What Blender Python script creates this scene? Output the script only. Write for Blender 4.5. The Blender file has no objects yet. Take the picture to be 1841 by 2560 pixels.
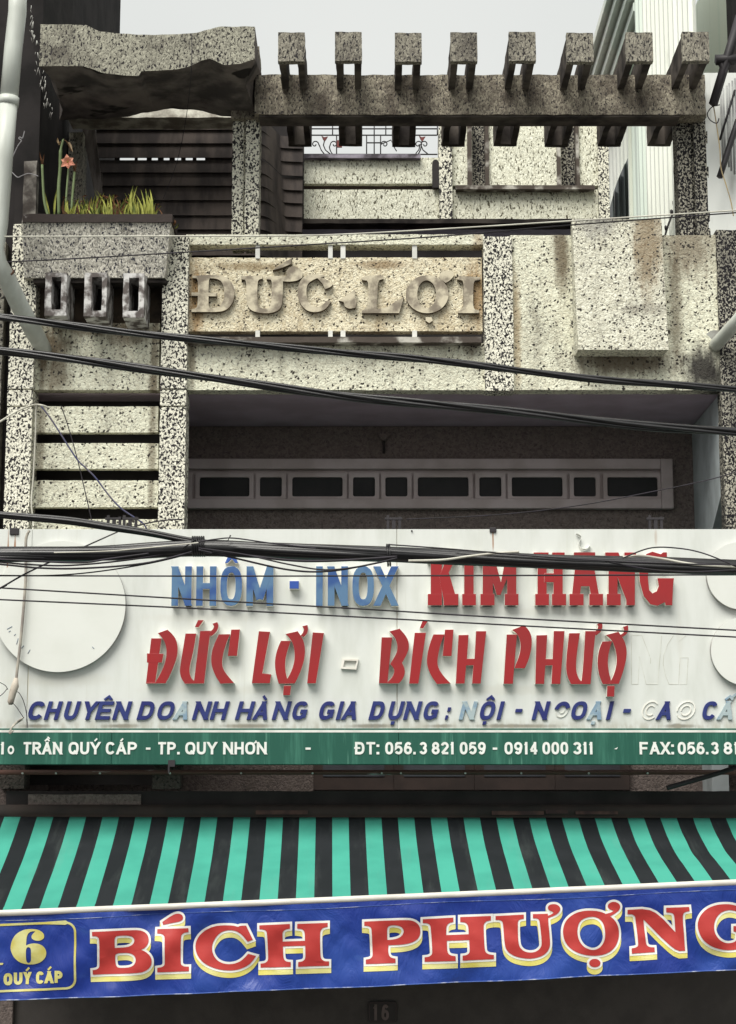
import bpy, bmesh, math, random
from mathutils import Vector, noise
from mathutils.geometry import tessellate_polygon
random.seed(7)
scene = bpy.context.scene
COL = scene.collection
R = math.radians

# ------------------------------------------------------------------ camera
FPX = 4500.0; CXP = 920.5; CYP = 1280.0
PITCH = R(9.5)
CAM = Vector((0, -12.2, 3.4))
cd = bpy.data.cameras.new("camera"); cam = bpy.data.objects.new("camera", cd); COL.objects.link(cam)
cam.location = CAM; cam.rotation_euler = (R(90) + PITCH, 0, 0)
cd.sensor_fit = 'AUTO'; cd.sensor_width = 36; cd.lens = FPX / 2560 * 36
cd.clip_start = 0.1; cd.clip_end = 2000
scene.camera = cam

# ------------------------------------------------------------------ sky and sun
SUN_EL = R(55); SUN_AZ = R(208)          # sun high, in front of the facade, veiled by cloud
world = bpy.data.worlds.new("World"); scene.world = world; world.use_nodes = True
nt = world.node_tree; nt.nodes.clear()
sky = nt.nodes.new('ShaderNodeTexSky'); sky.sky_type = 'NISHITA'; sky.sun_disc = False
sky.sun_elevation = SUN_EL; sky.sun_rotation = SUN_AZ; sky.dust_density = 4; sky.air_density = 1.0
mixn = nt.nodes.new('ShaderNodeMix'); mixn.data_type = 'RGBA'; mixn.inputs[0].default_value = 0.96
bg = nt.nodes.new('ShaderNodeBackground'); bg.inputs[1].default_value = 0.064
tcw = nt.nodes.new('ShaderNodeTexCoord'); cn = nt.nodes.new('ShaderNodeTexNoise'); cn.inputs['Scale'].default_value = 3.5; cn.inputs['Detail'].default_value = 4
cm = nt.nodes.new('ShaderNodeMix'); cm.data_type = 'RGBA'; cm.inputs[6].default_value = (5.45, 5.6, 5.45, 1); cm.inputs[7].default_value = (6.45, 6.55, 6.3, 1)
nt.links.new(tcw.outputs['Generated'], cn.inputs['Vector']); nt.links.new(cn.outputs[0], cm.inputs[0]); nt.links.new(cm.outputs[2], mixn.inputs[7])
wo = nt.nodes.new('ShaderNodeOutputWorld')
nt.links.new(sky.outputs[0], mixn.inputs[6]); nt.links.new(mixn.outputs[2], bg.inputs[0]); nt.links.new(bg.outputs[0], wo.inputs[0])
sd = bpy.data.lights.new("sun", 'SUN'); sd.energy = 2.2; sd.angle = R(42); sd.color = (1.0, 0.97, 0.90)
sun = bpy.data.objects.new("sun", sd); COL.objects.link(sun)
sun.rotation_euler = (R(90) - SUN_EL, 0, R(-28)); sun.location = (0, -20, 30)
vs = scene.view_settings
scene.display_settings.display_device = 'sRGB'
vs.view_transform = 'Standard'; vs.look = 'None'; vs.exposure = 1.06; vs.gamma = 1
try: vs.use_curve_mapping = False
except Exception: pass
scene.cycles.max_bounces = 6; scene.cycles.diffuse_bounces = 4

# ------------------------------------------------------------------ helpers: position
CP, SP = math.cos(PITCH), math.sin(PITCH)
def at(px, py, Y=0.0):
    """point of the plane y = Y seen at pixel (px, py) of the 1841 x 2560 photograph"""
    u = (px - CXP) / FPX; v = (CYP - py) / FPX
    d = Vector((u, CP - v * SP, SP + v * CP))
    return CAM + d * ((Y - CAM.y) / d.y)
def rect(x0, x1, y0, y1, Y=0.0):
    a, b = at(x0, y0, Y), at(x1, y0, Y); c, d = at(x0, y1, Y), at(x1, y1, Y)
    return (a.x + c.x) / 2, (b.x + d.x) / 2, d.z, a.z
def zof(py, Y=0.0): return at(CXP, py, Y).z
def xof(px, py, Y=0.0): return at(px, py, Y).x

# ------------------------------------------------------------------ helpers: objects
def tag(o, label=None, cat=None, group=None, kind=None):
    if label: o['label'] = label
    if cat: o['category'] = cat
    if group: o['group'] = group
    if kind: o['kind'] = kind
    return o
def thing(name, loc, label, cat, group=None):
    o = bpy.data.objects.new(name, None); COL.objects.link(o); o.location = loc
    o.empty_display_size = 0.1
    return tag(o, label, cat, group)
def origin(o):
    v = Vector((0, 0, 0))
    while o is not None:
        v += o.location; o = o.parent
    return v
class MB:
    def __init__(s): s.bm = bmesh.new(); s.smooth = False
    def face(s, pts, m=0):
        try:
            f = s.bm.faces.new([s.bm.verts.new(p) for p in pts]); f.material_index = m; return f
        except ValueError: return None
    def box(s, x0, x1, y0, y1, z0, z1, m=0):
        v = [s.bm.verts.new((x, y, z)) for z in (z0, z1) for y in (y0, y1) for x in (x0, x1)]
        for q in ((0,1,3,2),(4,6,7,5),(0,4,5,1),(2,3,7,6),(0,2,6,4),(1,5,7,3)):
            f = s.bm.faces.new([v[i] for i in q]); f.material_index = m
        return s
    def hexa(s, p, m=0):
        """8 points: front bl br tr tl, back bl br tr tl"""
        v = [s.bm.verts.new(q) for q in p]
        for q in ((0,1,2,3),(5,4,7,6),(0,4,5,1),(3,2,6,7),(0,3,7,4),(1,5,6,2)):
            f = s.bm.faces.new([v[i] for i in q]); f.material_index = m
        return s
    def prism(s, polys, y0, y1, m=0, ms=None, back=False):
        """polys: outer loop and holes in (x, z); front face at y0, sides back to y1"""
        ms = m if ms is None else ms
        flat = [Vector((p[0], p[1], 0)) for l in polys for p in l]
        vf = [s.bm.verts.new((p.x, y0, p.y)) for p in flat]
        for t in tessellate_polygon([[Vector((p[0], p[1], 0)) for p in l] for l in polys]):
            try: f = s.bm.faces.new([vf[i] for i in t]); f.material_index = m
            except ValueError: pass
        if y1 != y0:
            k = 0
            vb = [s.bm.verts.new((p.x, y1, p.y)) for p in flat]
            if back:
                for t in tessellate_polygon([[Vector((p[0], p[1], 0)) for p in l] for l in polys]):
                    try: f = s.bm.faces.new([vb[i] for i in t]); f.material_index = ms
                    except ValueError: pass
            for l in polys:
                n = len(l)
                for i in range(n):
                    j = (i + 1) % n
                    try: f = s.bm.faces.new([vf[k+i], vf[k+j], vb[k+j], vb[k+i]]); f.material_index = ms
                    except ValueError: pass
                k += n
        return s
    def tube(s, pts, r, n=8, m=0, cap=True):
        pts = [Vector(p) for p in pts]; rings = []
        for i, p in enumerate(pts):
            t = (pts[min(i+1, len(pts)-1)] - pts[max(i-1, 0)])
            if t.length < 1e-9: t = Vector((1, 0, 0))
            t.normalize()
            up = Vector((0, 0, 1)) if abs(t.z) < 0.9 else Vector((0, 1, 0))
            a = t.cross(up).normalized(); b = a.cross(t)
            rr = r[i] if isinstance(r, (list, tuple)) else r
            rings.append([s.bm.verts.new(p + (a * math.cos(6.28318*k/n) + b * math.sin(6.28318*k/n)) * rr) for k in range(n)])
        for i in range(len(rings)-1):
            for k in range(n):
                f = s.bm.faces.new([rings[i][k], rings[i][(k+1) % n], rings[i+1][(k+1) % n], rings[i+1][k]])
                f.material_index = m; f.smooth = True
        if cap:
            for rg in (rings[0], rings[-1]):
                try: f = s.bm.faces.new(rg); f.material_index = m
                except ValueError: pass
        return s
    def cuts(s, step, axes='xyz'):
        bm = s.bm
        for ax in axes:
            i = 'xyz'.index(ax)
            lo = min(v.co[i] for v in bm.verts); hi = max(v.co[i] for v in bm.verts)
            n = int((hi - lo) / step)
            for k in range(1, n + 1):
                c = Vector((0, 0, 0)); c[i] = lo + (hi - lo) * k / (n + 1)
                nn = Vector((0, 0, 0)); nn[i] = 1
                bmesh.ops.bisect_plane(bm, geom=bm.verts[:] + bm.edges[:] + bm.faces[:], plane_co=c, plane_no=nn)
        return s
    def rough(s, amp=0.004, freq=14, step=0.06):
        """cast concrete: cut into a grid and push the points about a little, so edges are not ruler-straight"""
        s.cuts(step)
        bmesh.ops.remove_doubles(s.bm, verts=s.bm.verts[:], dist=1e-5)
        for v in s.bm.verts:
            q = v.co * freq
            v.co += Vector((noise.noise(q), noise.noise(q + Vector((31, 7, 3))), noise.noise(q + Vector((5, 17, 41))))) * amp
        return s
    def build(s, name, mats, parent=None, loc=None, bevel=0.0, normals=True):
        if normals: bmesh.ops.recalc_face_normals(s.bm, faces=s.bm.faces[:])
        me = bpy.data.meshes.new(name)
        o0 = origin(parent) if parent is not None else Vector(loc or (0, 0, 0))
        for v in s.bm.verts: v.co -= o0
        s.bm.to_mesh(me); s.bm.free()
        for m in (mats if isinstance(mats, (list, tuple)) else [mats]): me.materials.append(m)
        o = bpy.data.objects.new(name, me); COL.objects.link(o)
        if parent is not None: o.parent = parent
        else: o.location = o0
        if bevel:
            b = o.modifiers.new("bevel", 'BEVEL'); b.width = bevel; b.segments = 2; b.limit_method = 'ANGLE'; b.angle_limit = R(40)
        return o
def crom(pts, n=8):
    """smooth path through points"""
    P = [Vector(p) for p in pts]; out = []
    for i in range(len(P)-1):
        a, b, c, d = P[max(i-1, 0)], P[i], P[i+1], P[min(i+2, len(P)-1)]
        for k in range(n):
            t = k / n
            out.append(0.5 * ((2*b) + (c-a)*t + (2*a-5*b+4*c-d)*t*t + (3*b-a-3*c+d)*t*t*t))
    out.append(P[-1]); return out

# ------------------------------------------------------------------ helpers: materials
class NT:
    def __init__(s, name):
        s.m = bpy.data.materials.new(name); s.m.use_nodes = True; s.t = s.m.node_tree; s.t.nodes.clear()
        s.o = s.n('ShaderNodeOutputMaterial'); s.b = s.n('ShaderNodeBsdfPrincipled'); s.l(s.b.outputs[0], s.o.inputs[0])
        s.pos = s.n('ShaderNodeNewGeometry').outputs['Position']
    def n(s, t): return s.t.nodes.new(t)
    def l(s, a, b): s.t.links.new(a, b)
    def mapping(s, sc, src=None):
        m = s.n('ShaderNodeVectorMath'); m.operation = 'MULTIPLY'; s.l(src or s.pos, m.inputs[0]); m.inputs[1].default_value = sc; return m.outputs[0]
    def noise(s, scale=5, detail=3, vec=None, rough=0.55, dist=0.0):
        k = s.n('ShaderNodeTexNoise'); k.inputs['Scale'].default_value = scale; k.inputs['Detail'].default_value = detail
        k.inputs['Roughness'].default_value = rough; k.inputs['Distortion'].default_value = dist
        s.l(vec or s.pos, k.inputs['Vector']); return k
    def vor(s, scale, vec=None, feature='F1'):
        k = s.n('ShaderNodeTexVoronoi'); k.feature = feature; k.inputs['Scale'].default_value = scale
        s.l(vec or s.pos, k.inputs['Vector']); return k
    def ramp(s, fac, lo, hi, a=0.0, b=1.0):
        k = s.n('ShaderNodeMapRange'); k.interpolation_type = 'SMOOTHSTEP'
        k.inputs[1].default_value = lo; k.inputs[2].default_value = hi; k.inputs[3].default_value = a; k.inputs[4].default_value = b
        s.l(fac, k.inputs[0]); return k.outputs[0]
    def math(s, op, a, b=None, c=None):
        k = s.n('ShaderNodeMath'); k.operation = op
        for i, q in enumerate((a, b, c)):
            if q is None: continue
            if isinstance(q, (int, float)): k.inputs[i].default_value = q
            else: s.l(q, k.inputs[i])
        return k.outputs[0]
    def mix(s, fac, a, b):
        k = s.n('ShaderNodeMix'); k.data_type = 'RGBA'
        if isinstance(fac, (int, float)): k.inputs[0].default_value = fac
        else: s.l(fac, k.inputs[0])
        for i, q in ((6, a), (7, b)):
            if isinstance(q, (tuple, list)): k.inputs[i].default_value = (q[0], q[1], q[2], 1)
            else: s.l(q, k.inputs[i])
        return k.outputs[2]
    def sep(s):
        k = s.n('ShaderNodeSeparateXYZ'); s.l(s.pos, k.inputs[0]); return k.outputs
    def bump(s, h, strength=0.5, dist=0.01):
        k = s.n('ShaderNodeBump'); k.inputs['Strength'].default_value = strength; k.inputs['Distance'].default_value = dist
        s.l(h, k.inputs['Height']); s.l(k.outputs[0], s.b.inputs['Normal'])
    def stain(s, col, c, stains):
        """irregular stains and rust runs at places of their own: (x, z, rx, rz, colour, strength)"""
        X = s.sep(); nz = s.noise(9, 4).outputs[0]; nz2 = s.noise(3.0, 3, s.mapping((9, 9, 1.2))).outputs[0]
        nz = s.math('ADD', s.math('MULTIPLY', nz, 0.9), s.math('MULTIPLY', nz2, 0.9))
        for (x, z, rx, rz, sc, st) in stains:
            a = s.math('POWER', s.math('MULTIPLY', s.math('SUBTRACT', X[0], x), 1 / rx), 2)
            b = s.math('POWER', s.math('MULTIPLY', s.math('SUBTRACT', X[2], z), 1 / rz), 2)
            d = s.math('ADD', s.math('SQRT', s.math('ADD', a, b)), s.math('SUBTRACT', nz, 0.9))
            c = s.mix(s.ramp(d, 1.25, 0.35, 0, st), c, sc)
        return c
    def done(s, c, rough=0.8, spec=0.3):
        if isinstance(c, (tuple, list)): s.b.inputs['Base Color'].default_value = (c[0], c[1], c[2], 1)
        else: s.l(c, s.b.inputs['Base Color'])
        s.b.inputs['Roughness'].default_value = rough; s.b.inputs['Specular IOR Level'].default_value = spec
        return s.m
def simple(name, a, b=None, scale=6, rough=0.7, spec=0.3, bump=0.0, bscale=60, stretch=(1, 1, 1), lo=0.35, hi=0.65, metal=0.0):
    s = NT(name); b = b or tuple(x * 0.7 for x in a)
    v = s.mapping(stretch)
    c = s.mix(s.ramp(s.noise(scale, 4, v).outputs[0], lo, hi), b, a)
    if bump: s.bump(s.noise(bscale, 3, v).outputs[0], bump, 0.006)
    s.b.inputs['Metallic'].default_value = metal
    return s.done(c, rough, spec)
def pebble(name, light, dark, frac, scale=42, light2=None, grime=(0.10, 0.085, 0.065), gamt=0.5, glo=0.5, ghi=0.75, stretch=(1, 1, 1),
           bump=0.9, stains=(), gstretch=(3, 3, 0.8), gscale=1.6, chipw=0.62, worm=0, fleck=0):
    """washed-stone render: pale grains with dark stone chips"""
    s = NT(name); light2 = light2 or tuple(x * 0.72 for x in light)
    v0 = s.mapping(stretch)
    w = s.noise(26, 2, v0)
    wv = s.n('ShaderNodeVectorMath'); wv.operation = 'MULTIPLY_ADD'
    s.l(w.outputs['Color'], wv.inputs[0]); wv.inputs[1].default_value = (0.040, 0.040, 0.040); s.l(v0, wv.inputs[2])
    v = wv.outputs[0]
    vo = s.vor(scale, v); sc = s.n('ShaderNodeSeparateColor'); s.l(vo.outputs['Color'], sc.inputs[0])
    clump = s.noise(5, 2).outputs[0]
    thr = s.math('MULTIPLY', s.ramp(clump, 0.3, 0.7, 0.55, 1.45), frac)
    pick = s.math('LESS_THAN', sc.outputs[0], thr)
    chip = s.math('MULTIPLY', pick, s.ramp(s.math('ADD', vo.outputs['Distance'], s.math('MULTIPLY', sc.outputs[2], 0.22)), chipw, chipw - 0.2))
    fine = s.noise(120, 2, v, 0.7).outputs[0]
    if worm:      # crowded stone chips: short irregular flecks
        wn = s.noise(worm, 2.0, v0, 0.5, 0.6).outputs[0]
        cut = s.math('ADD', s.math('MULTIPLY', clump, 0.10), frac)
        chip = s.ramp(s.math('SUBTRACT', wn, cut), 0.025, -0.025)
    grain = s.mix(s.ramp(s.math('ADD', s.math('MULTIPLY', sc.outputs[1], 0.5), s.math('MULTIPLY', fine, 0.6)), 0.3, 0.75), light2, light)
    g = s.ramp(s.noise(gscale, 5, s.mapping(gstretch), 0.62).outputs[0], glo, ghi, 0, gamt)
    c = s.mix(g, grain, grime)
    if fleck:
        fm = s.ramp(s.math('ADD', s.noise(58, 2.5, v0, 0.55, 0.7).outputs[0], s.math('MULTIPLY', s.noise(3.2, 4).outputs[0], -0.16)), 0.345, 0.285, 0, fleck)
        c = s.mix(fm, c, tuple(x*2.6 for x in dark))
    if stains: c = s.stain(None, c, stains)
    c = s.mix(chip, c, dark)
    h = s.math('ADD', s.math('MULTIPLY', vo.outputs['Distance'], -1.0), s.math('MULTIPLY', fine, 1.1))
    s.bump(h, bump*.62, 0.012)
    return s.done(c, 0.9, 0.15)

DK = (0.05, 0.045, 0.04)
BROWN = (0.12, 0.085, 0.05); SOOT = (0.028, 0.025, 0.025)
def P2(px, py, rx, rz, c, st, Y=0.0):
    p = at(px, py, Y); return (p.x, p.z, rx, rz, c, st)
M = {}
M['cream'] = pebble('cream washed stone', (0.86, 0.86, 0.70), DK, 0.115, 58, (0.70, 0.68, 0.54), gamt=0.6, glo=0.49, ghi=0.78, fleck=.75, chipw=.72, stains=[
    P2(1405, 640, .07, .30, BROWN, .85), P2(1725, 610, .22, .30, (0.16, .115, .075), .7), P2(1690, 760, .05, .5, BROWN, .6),
    P2(1560, 905, .42, .11, (0.10, .07, .045), .85), P2(1760, 920, .16, .18, SOOT, .95), P2(1795, 960, .09, .2, SOOT, .8),
    P2(1292, 820, .035, .5, (0.33, .22, .1), .6), P2(480, 900, .03, .25, BROWN, .7), P2(1195, 640, .05, .3, (0.3, .17, .07), .5), P2(475, 730, .06, .3, (0.36, .21, .08), .75),
    P2(120, 860, .2, .16, BROWN, .9), P2(135, 935, .12, .18, BROWN, .7), P2(330, 835, .22, .1, BROWN, .7), P2(385, 900, .04, .3, BROWN, .7), P2(230, 815, .35, .07, BROWN, .75),
    P2(100, 1100, .035, .55, BROWN, .55), P2(380, 1100, .035, .6, BROWN, .6), P2(1180, 860, .06, .12, BROWN, .6)])
M['name'] = pebble('ochre washed stone', (0.88, 0.82, 0.63), (0.05, .04, .03), 0.10, 66, (0.70, 0.62, 0.44), grime=(0.38, 0.27, 0.14), gamt=0.5, glo=0.48, ghi=0.72, fleck=.7, chipw=.72, stains=[
    P2(490, 740, .07, .3, (0.33, .18, .06), .8), P2(1190, 730, .08, .3, (0.3, .17, .06), .8), P2(640, 665, .3, .04, (0.25, .17, .08), .7), P2(960, 660, .25, .04, (0.25, .16, .08), .7)])
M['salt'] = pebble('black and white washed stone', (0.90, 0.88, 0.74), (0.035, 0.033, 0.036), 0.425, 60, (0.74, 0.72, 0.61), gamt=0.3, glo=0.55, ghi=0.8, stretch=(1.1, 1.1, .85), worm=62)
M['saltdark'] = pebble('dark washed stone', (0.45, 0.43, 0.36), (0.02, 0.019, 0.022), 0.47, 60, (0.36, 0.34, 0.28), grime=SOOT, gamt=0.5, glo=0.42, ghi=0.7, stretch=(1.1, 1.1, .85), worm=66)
M['grey'] = pebble('weathered washed stone', (0.345, 0.325, 0.265), (0.045, 0.042, 0.042), 0.37, 60, (0.20, 0.185, 0.155), grime=(0.09, 0.08, 0.07), gamt=0.7, glo=0.45, ghi=0.75,
    stretch=(1.3, 1.3, .7), gstretch=(1.6, 1.6, 1.3), gscale=2.2, worm=62)
M['beam'] = pebble('sooty washed stone', (0.40, 0.365, 0.285), (0.05, 0.045, 0.045), 0.35, 60, (0.21, 0.185, 0.15), grime=(0.075, 0.06, 0.05), gamt=0.85, glo=0.40, ghi=0.68,
    stretch=(1.3, 1.3, .7), gstretch=(2.2, 2.2, 1.8), gscale=2.0, worm=62)
M['planter'] = pebble('grey washed stone', (0.78, 0.75, 0.66), (0.06, 0.06, 0.075), 0.37, 60, (0.42, 0.40, 0.35), gamt=0.5, stretch=(1.3, 1.3, .7), worm=66)
M['rear'] = pebble('pale washed stone', (0.88, 0.88, 0.74), (0.13, 0.12, 0.085), 0.345, 60, (0.70, 0.69, 0.56), gamt=0.4, glo=.55, ghi=.8, stretch=(1.4, 1.4, .65), worm=56)
M['brownwall'] = pebble('brown washed stone', (0.22, 0.18, 0.165), (0.12, 0.10, 0.094), 0.33, 60, (0.16, 0.13, 0.12), gamt=0.3, worm=48)
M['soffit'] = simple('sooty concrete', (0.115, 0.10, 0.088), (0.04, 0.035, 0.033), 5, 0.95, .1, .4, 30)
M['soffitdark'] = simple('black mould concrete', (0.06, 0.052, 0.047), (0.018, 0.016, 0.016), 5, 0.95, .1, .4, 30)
M['ledge'] = simple('stained cement ledge', (0.52, 0.50, 0.45), (0.09, 0.075, 0.065), 7, .9, .1, .4, 40, lo=.5, hi=.7)
M['ventgrey'] = simple('grimy whitewashed cement', (0.62, 0.61, 0.60), (0.12, 0.105, 0.10), 11, .9, .1, .5, 40, lo=.42, hi=.6)
M['relief'] = simple('mouldy cement lettering', (0.64, 0.58, 0.44), (0.25, 0.215, 0.17), 9, .9, .1, .3, 60, lo=.38, hi=.6)
M['ceil'] = simple('faded mauve paint', (0.54, 0.45, 0.54), (0.44, 0.36, 0.43), 3, .85, .2)
M['sidewall'] = simple('pale blue grey plaster', (0.55, 0.60, 0.62), (0.40, 0.44, 0.45), 4, .8, .2)
M['wintrim'] = simple('mauve painted trim', (0.52, 0.45, 0.45), (0.42, 0.355, 0.345), 4, .7, .3)
M['glassdark'] = simple('dark glass', (0.035, 0.034, 0.035), (0.025, 0.025, 0.026), 3, .5, .12)
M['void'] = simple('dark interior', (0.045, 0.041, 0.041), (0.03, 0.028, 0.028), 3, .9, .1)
M['doorblue'] = simple('dark slate door', (0.08, 0.087, 0.10), (0.05, 0.05, 0.06), 4, .6, .3)
M['doorbrown'] = simple('dark timber frame', (0.07, 0.05, 0.044), (0.045, 0.034, 0.031), 4, .7, .3)
M['slat'] = simple('weathered fibre cement sheet', (0.095, 0.078, 0.07), (0.04, 0.034, 0.033), 3.5, .85, .2, .25, 30, (2, 2, .5))
M['purple'] = simple('faded purple paint', (0.46, 0.43, 0.54), (0.40, 0.37, 0.48), 3, .8, .2)
M['wood'] = simple('grey weathered timber', (0.17, 0.15, 0.14), (0.07, 0.06, 0.055), 4, .9, .1, .4, 40, (6, 6, 1))
M['iron'] = simple('dark iron', (0.03, 0.026, 0.03), (0.02, 0.018, 0.02), 5, .6, .4)
M['redpaint'] = simple('dull red metal', (0.22, 0.05, 0.045), (0.10, 0.03, 0.03), 9, .6, .3)
M['white'] = simple('white paint', (0.78, 0.78, 0.74), (0.62, 0.62, 0.58), 8, .6, .3)

# ------------------------------------------------------------------ helpers: lettering
def chaikin(l, passes=2, lim=42):
    for _ in range(passes):
        out = []; n = len(l)
        for i in range(n):
            a, b, c = l[i-1], l[i], l[(i+1) % n]
            d1 = (b[0]-a[0], b[1]-a[1]); d2 = (c[0]-b[0], c[1]-b[1])
            L1 = math.hypot(*d1) or 1e-9; L2 = math.hypot(*d2) or 1e-9
            co = (d1[0]*d2[0]+d1[1]*d2[1])/(L1*L2)
            if co > math.cos(R(lim)) and co < 0.9995:
                out.append((b[0]-d1[0]*.25, b[1]-d1[1]*.25)); out.append((b[0]+d2[0]*.25, b[1]+d2[1]*.25))
            else: out.append(b)
        l = out
    return l
def area(l): return 0.5 * sum(l[i][0]*l[(i+1) % len(l)][1] - l[(i+1) % len(l)][0]*l[i][1] for i in range(len(l)))
def offset(l, d):
    """grow a closed outline by d (shrink when negative)"""
    if area(l) < 0: l = l[::-1]
    n = len(l); out = []
    for i in range(n):
        a, b, c = l[i-1], l[i], l[(i+1) % n]
        def nor(p, q):
            x, y = q[1]-p[1], -(q[0]-p[0]); L = math.hypot(x, y) or 1e-9; return x/L, y/L
        n1, n2 = nor(a, b), nor(b, c)
        mx, my = n1[0]+n2[0], n1[1]+n2[1]; q = mx*mx+my*my
        if q < 0.35: k = 2/0.35*d*0.5*1.0; k = d/ (0.35**.5) ; L = q**.5 or 1e-9; out.append((b[0]+mx/L*k, b[1]+my/L*k)); continue
        k = 2*d/q; out.append((b[0]+mx*k, b[1]+my*k))
    return out
def pxpoly(l, ox, oy, sc): return [(ox + x/sc, oy + y/sc) for x, y in l]          # traced loop to photo pixels
def toplane(l, Y): return [(lambda p: (p.x, p.z))(at(x, y, Y)) for x, y in l]
def stroke(pts, s, closed=False):
    """a pen stroke of width s along a skeleton -> list of loops"""
    if closed: return [offset(pts, s/2), offset(pts, -s/2)]
    L = []; Rr = []; n = len(pts)
    for i, b in enumerate(pts):
        a = pts[i-1] if i > 0 else None; c = pts[i+1] if i < n-1 else None
        def nor(p, q):
            x, y = -(q[1]-p[1]), q[0]-p[0]; l = math.hypot(x, y) or 1e-9; return x/l, y/l
        if a is None: m = nor(b, c); k = 1
        elif c is None: m = nor(a, b); k = 1
        else:
            n1, n2 = nor(a, b), nor(b, c); m = (n1[0]+n2[0], n1[1]+n2[1]); q = m[0]**2+m[1]**2; k = 2/max(q, .6)
        L.append((b[0]+m[0]*k*s/2, b[1]+m[1]*k*s/2)); Rr.append((b[0]-m[0]*k*s/2, b[1]-m[1]*k*s/2))
    return [L + Rr[::-1]]
def clip(l, lo, hi):
    for sgn, c in ((1, lo), (-1, -hi)):
        out = []; n = len(l)
        for i in range(n):
            p, q = l[i], l[(i+1) % n]; a = sgn*p[1]-c; b = sgn*q[1]-c
            if a >= 0: out.append(p)
            if (a >= 0) != (b >= 0):
                t = a/(a-b); out.append((p[0]+(q[0]-p[0])*t, p[1]+(q[1]-p[1])*t))
        l = out
        if not l: return l
    return l
def arc(cx, cy, rx, ry, a0, a1, n=14, e=1.0):
    out = []
    for i in range(n+1):
        t = R(a0+(a1-a0)*i/n); c, s = math.cos(t), math.sin(t)
        out.append((cx+rx*math.copysign(abs(c)**e, c), cy+ry*math.copysign(abs(s)**e, s)))
    return out
SQ = 0.78
GL = {  # skeletons in a unit box, y up;  ('o' closed / 'l' open) + points
 'A': [('l', (0,0), (.5,1)), ('l', (1,0), (.5,1)), ('h', (.2,.28), (.8,.28))],
 'B': [('l', (0,0), (0,1)), ('l', (0,1), *arc(.5,.76,.5,.24,90,-90,8), (0,.52)), ('l', (0,.52), *arc(.5,.26,.5,.26,90,-90,8), (0,0))],
 'C': [('l', *arc(.5,.5,.5,.5,32,328,22,SQ))],
 'D': [('o', (0,0), (0,1), *arc(.45,.5,.55,.5,90,-90,14,SQ))],
 'E': [('l', (0,0), (0,1)), ('h', (0,1), (1,1)), ('h', (0,.5), (.9,.5)), ('h', (0,0), (1,0))],
 'F': [('l', (0,0), (0,1)), ('h', (0,1), (1,1)), ('h', (0,.5), (.88,.5))],
 'G': [('l', *arc(.5,.5,.5,.5,38,322,22,SQ)), ('l', (.55,.44), (1,.44), (1,.0))],
 'H': [('l', (0,0), (0,1)), ('l', (1,0), (1,1)), ('h', (0,.5), (1,.5))],
 'I': [('l', (.5,0), (.5,1))],
 'K': [('l', (0,0), (0,1)), ('l', (0,.38), (1,1)), ('l', (.35,.58), (1,0))],
 'L': [('l', (0,0), (0,1)), ('h', (0,0), (1,0))],
 'M': [('l', (0,0), (0,1)), ('l', (1,0), (1,1)), ('l', (.04,1), (.5,.1)), ('l', (.96,1), (.5,.1))],
 'N': [('l', (0,0), (0,1)), ('l', (1,0), (1,1)), ('l', (0.03,1), (.97,0))],
 'O': [('o', *arc(.5,.5,.5,.5,0,345,23,SQ))],
 'P': [('l', (0,0), (0,1)), ('l', (0,1), *arc(.5,.73,.5,.27,90,-90,10), (0,.46))],
 'Q': [('o', *arc(.5,.5,.5,.5,0,345,23,SQ)), ('x', (.55,.25), (1.0,-.08))],
 'R': [('l', (0,0), (0,1)), ('l', (0,1), *arc(.5,.75,.5,.25,90,-90,10), (0,.5)), ('l', (.45,.5), (1,0))],
 'T': [('l', (.5,0), (.5,1)), ('h', (-.12,1), (1.12,1))],
 'U': [('l', (0,1), *arc(.5,.42,.5,.42,180,360,14,SQ), (1,1))],
 'X': [('l', (0,0), (1,1)), ('l', (0,1), (1,0))],
 'Y': [('l', (.5,0), (.5,.48)), ('l', (0,1), (.5,.42)), ('l', (1,1), (.5,.42))],
 '0': [('o', *arc(.5,.5,.5,.5,0,345,23,SQ))],
 '1': [('l', (.6,0), (.6,1)), ('x', (.0,.78), (.6,.95))],
 '2': [('l', *arc(.5,.72,.5,.28,170,-20,12), (.0,.0)), ('h', (0,0), (1,0))],
 '3': [('l', *arc(.5,.76,.46,.24,165,-88,12)), ('l', *arc(.5,.26,.5,.26,92,-165,12))],
 '4': [('l', (.72,0), (.72,1)), ('x', (.72,1), (0,.28)), ('h', (-.05,.24), (1.1,.24))],
 '5': [('h', (.1,1), (.95,1)), ('l', (.12,1), (.06,.52), *arc(.48,.32,.52,.32,120,-150,14))],
 '6': [('o', *arc(.5,.3,.5,.3,0,345,19)), ('l', (.92,.85), *arc(.55,.7,.42,.3,60,150,6), (.03,.5), (0,.3))],
 '8': [('o', *arc(.5,.76,.42,.24,0,345,19)), ('o', *arc(.5,.26,.5,.26,0,345,19))],
 '9': [('o', *arc(.5,.7,.5,.3,0,345,19)), ('l', (.08,.15), *arc(.45,.3,.42,.3,240,330,6), (.97,.5), (1,.7))],
}
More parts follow.
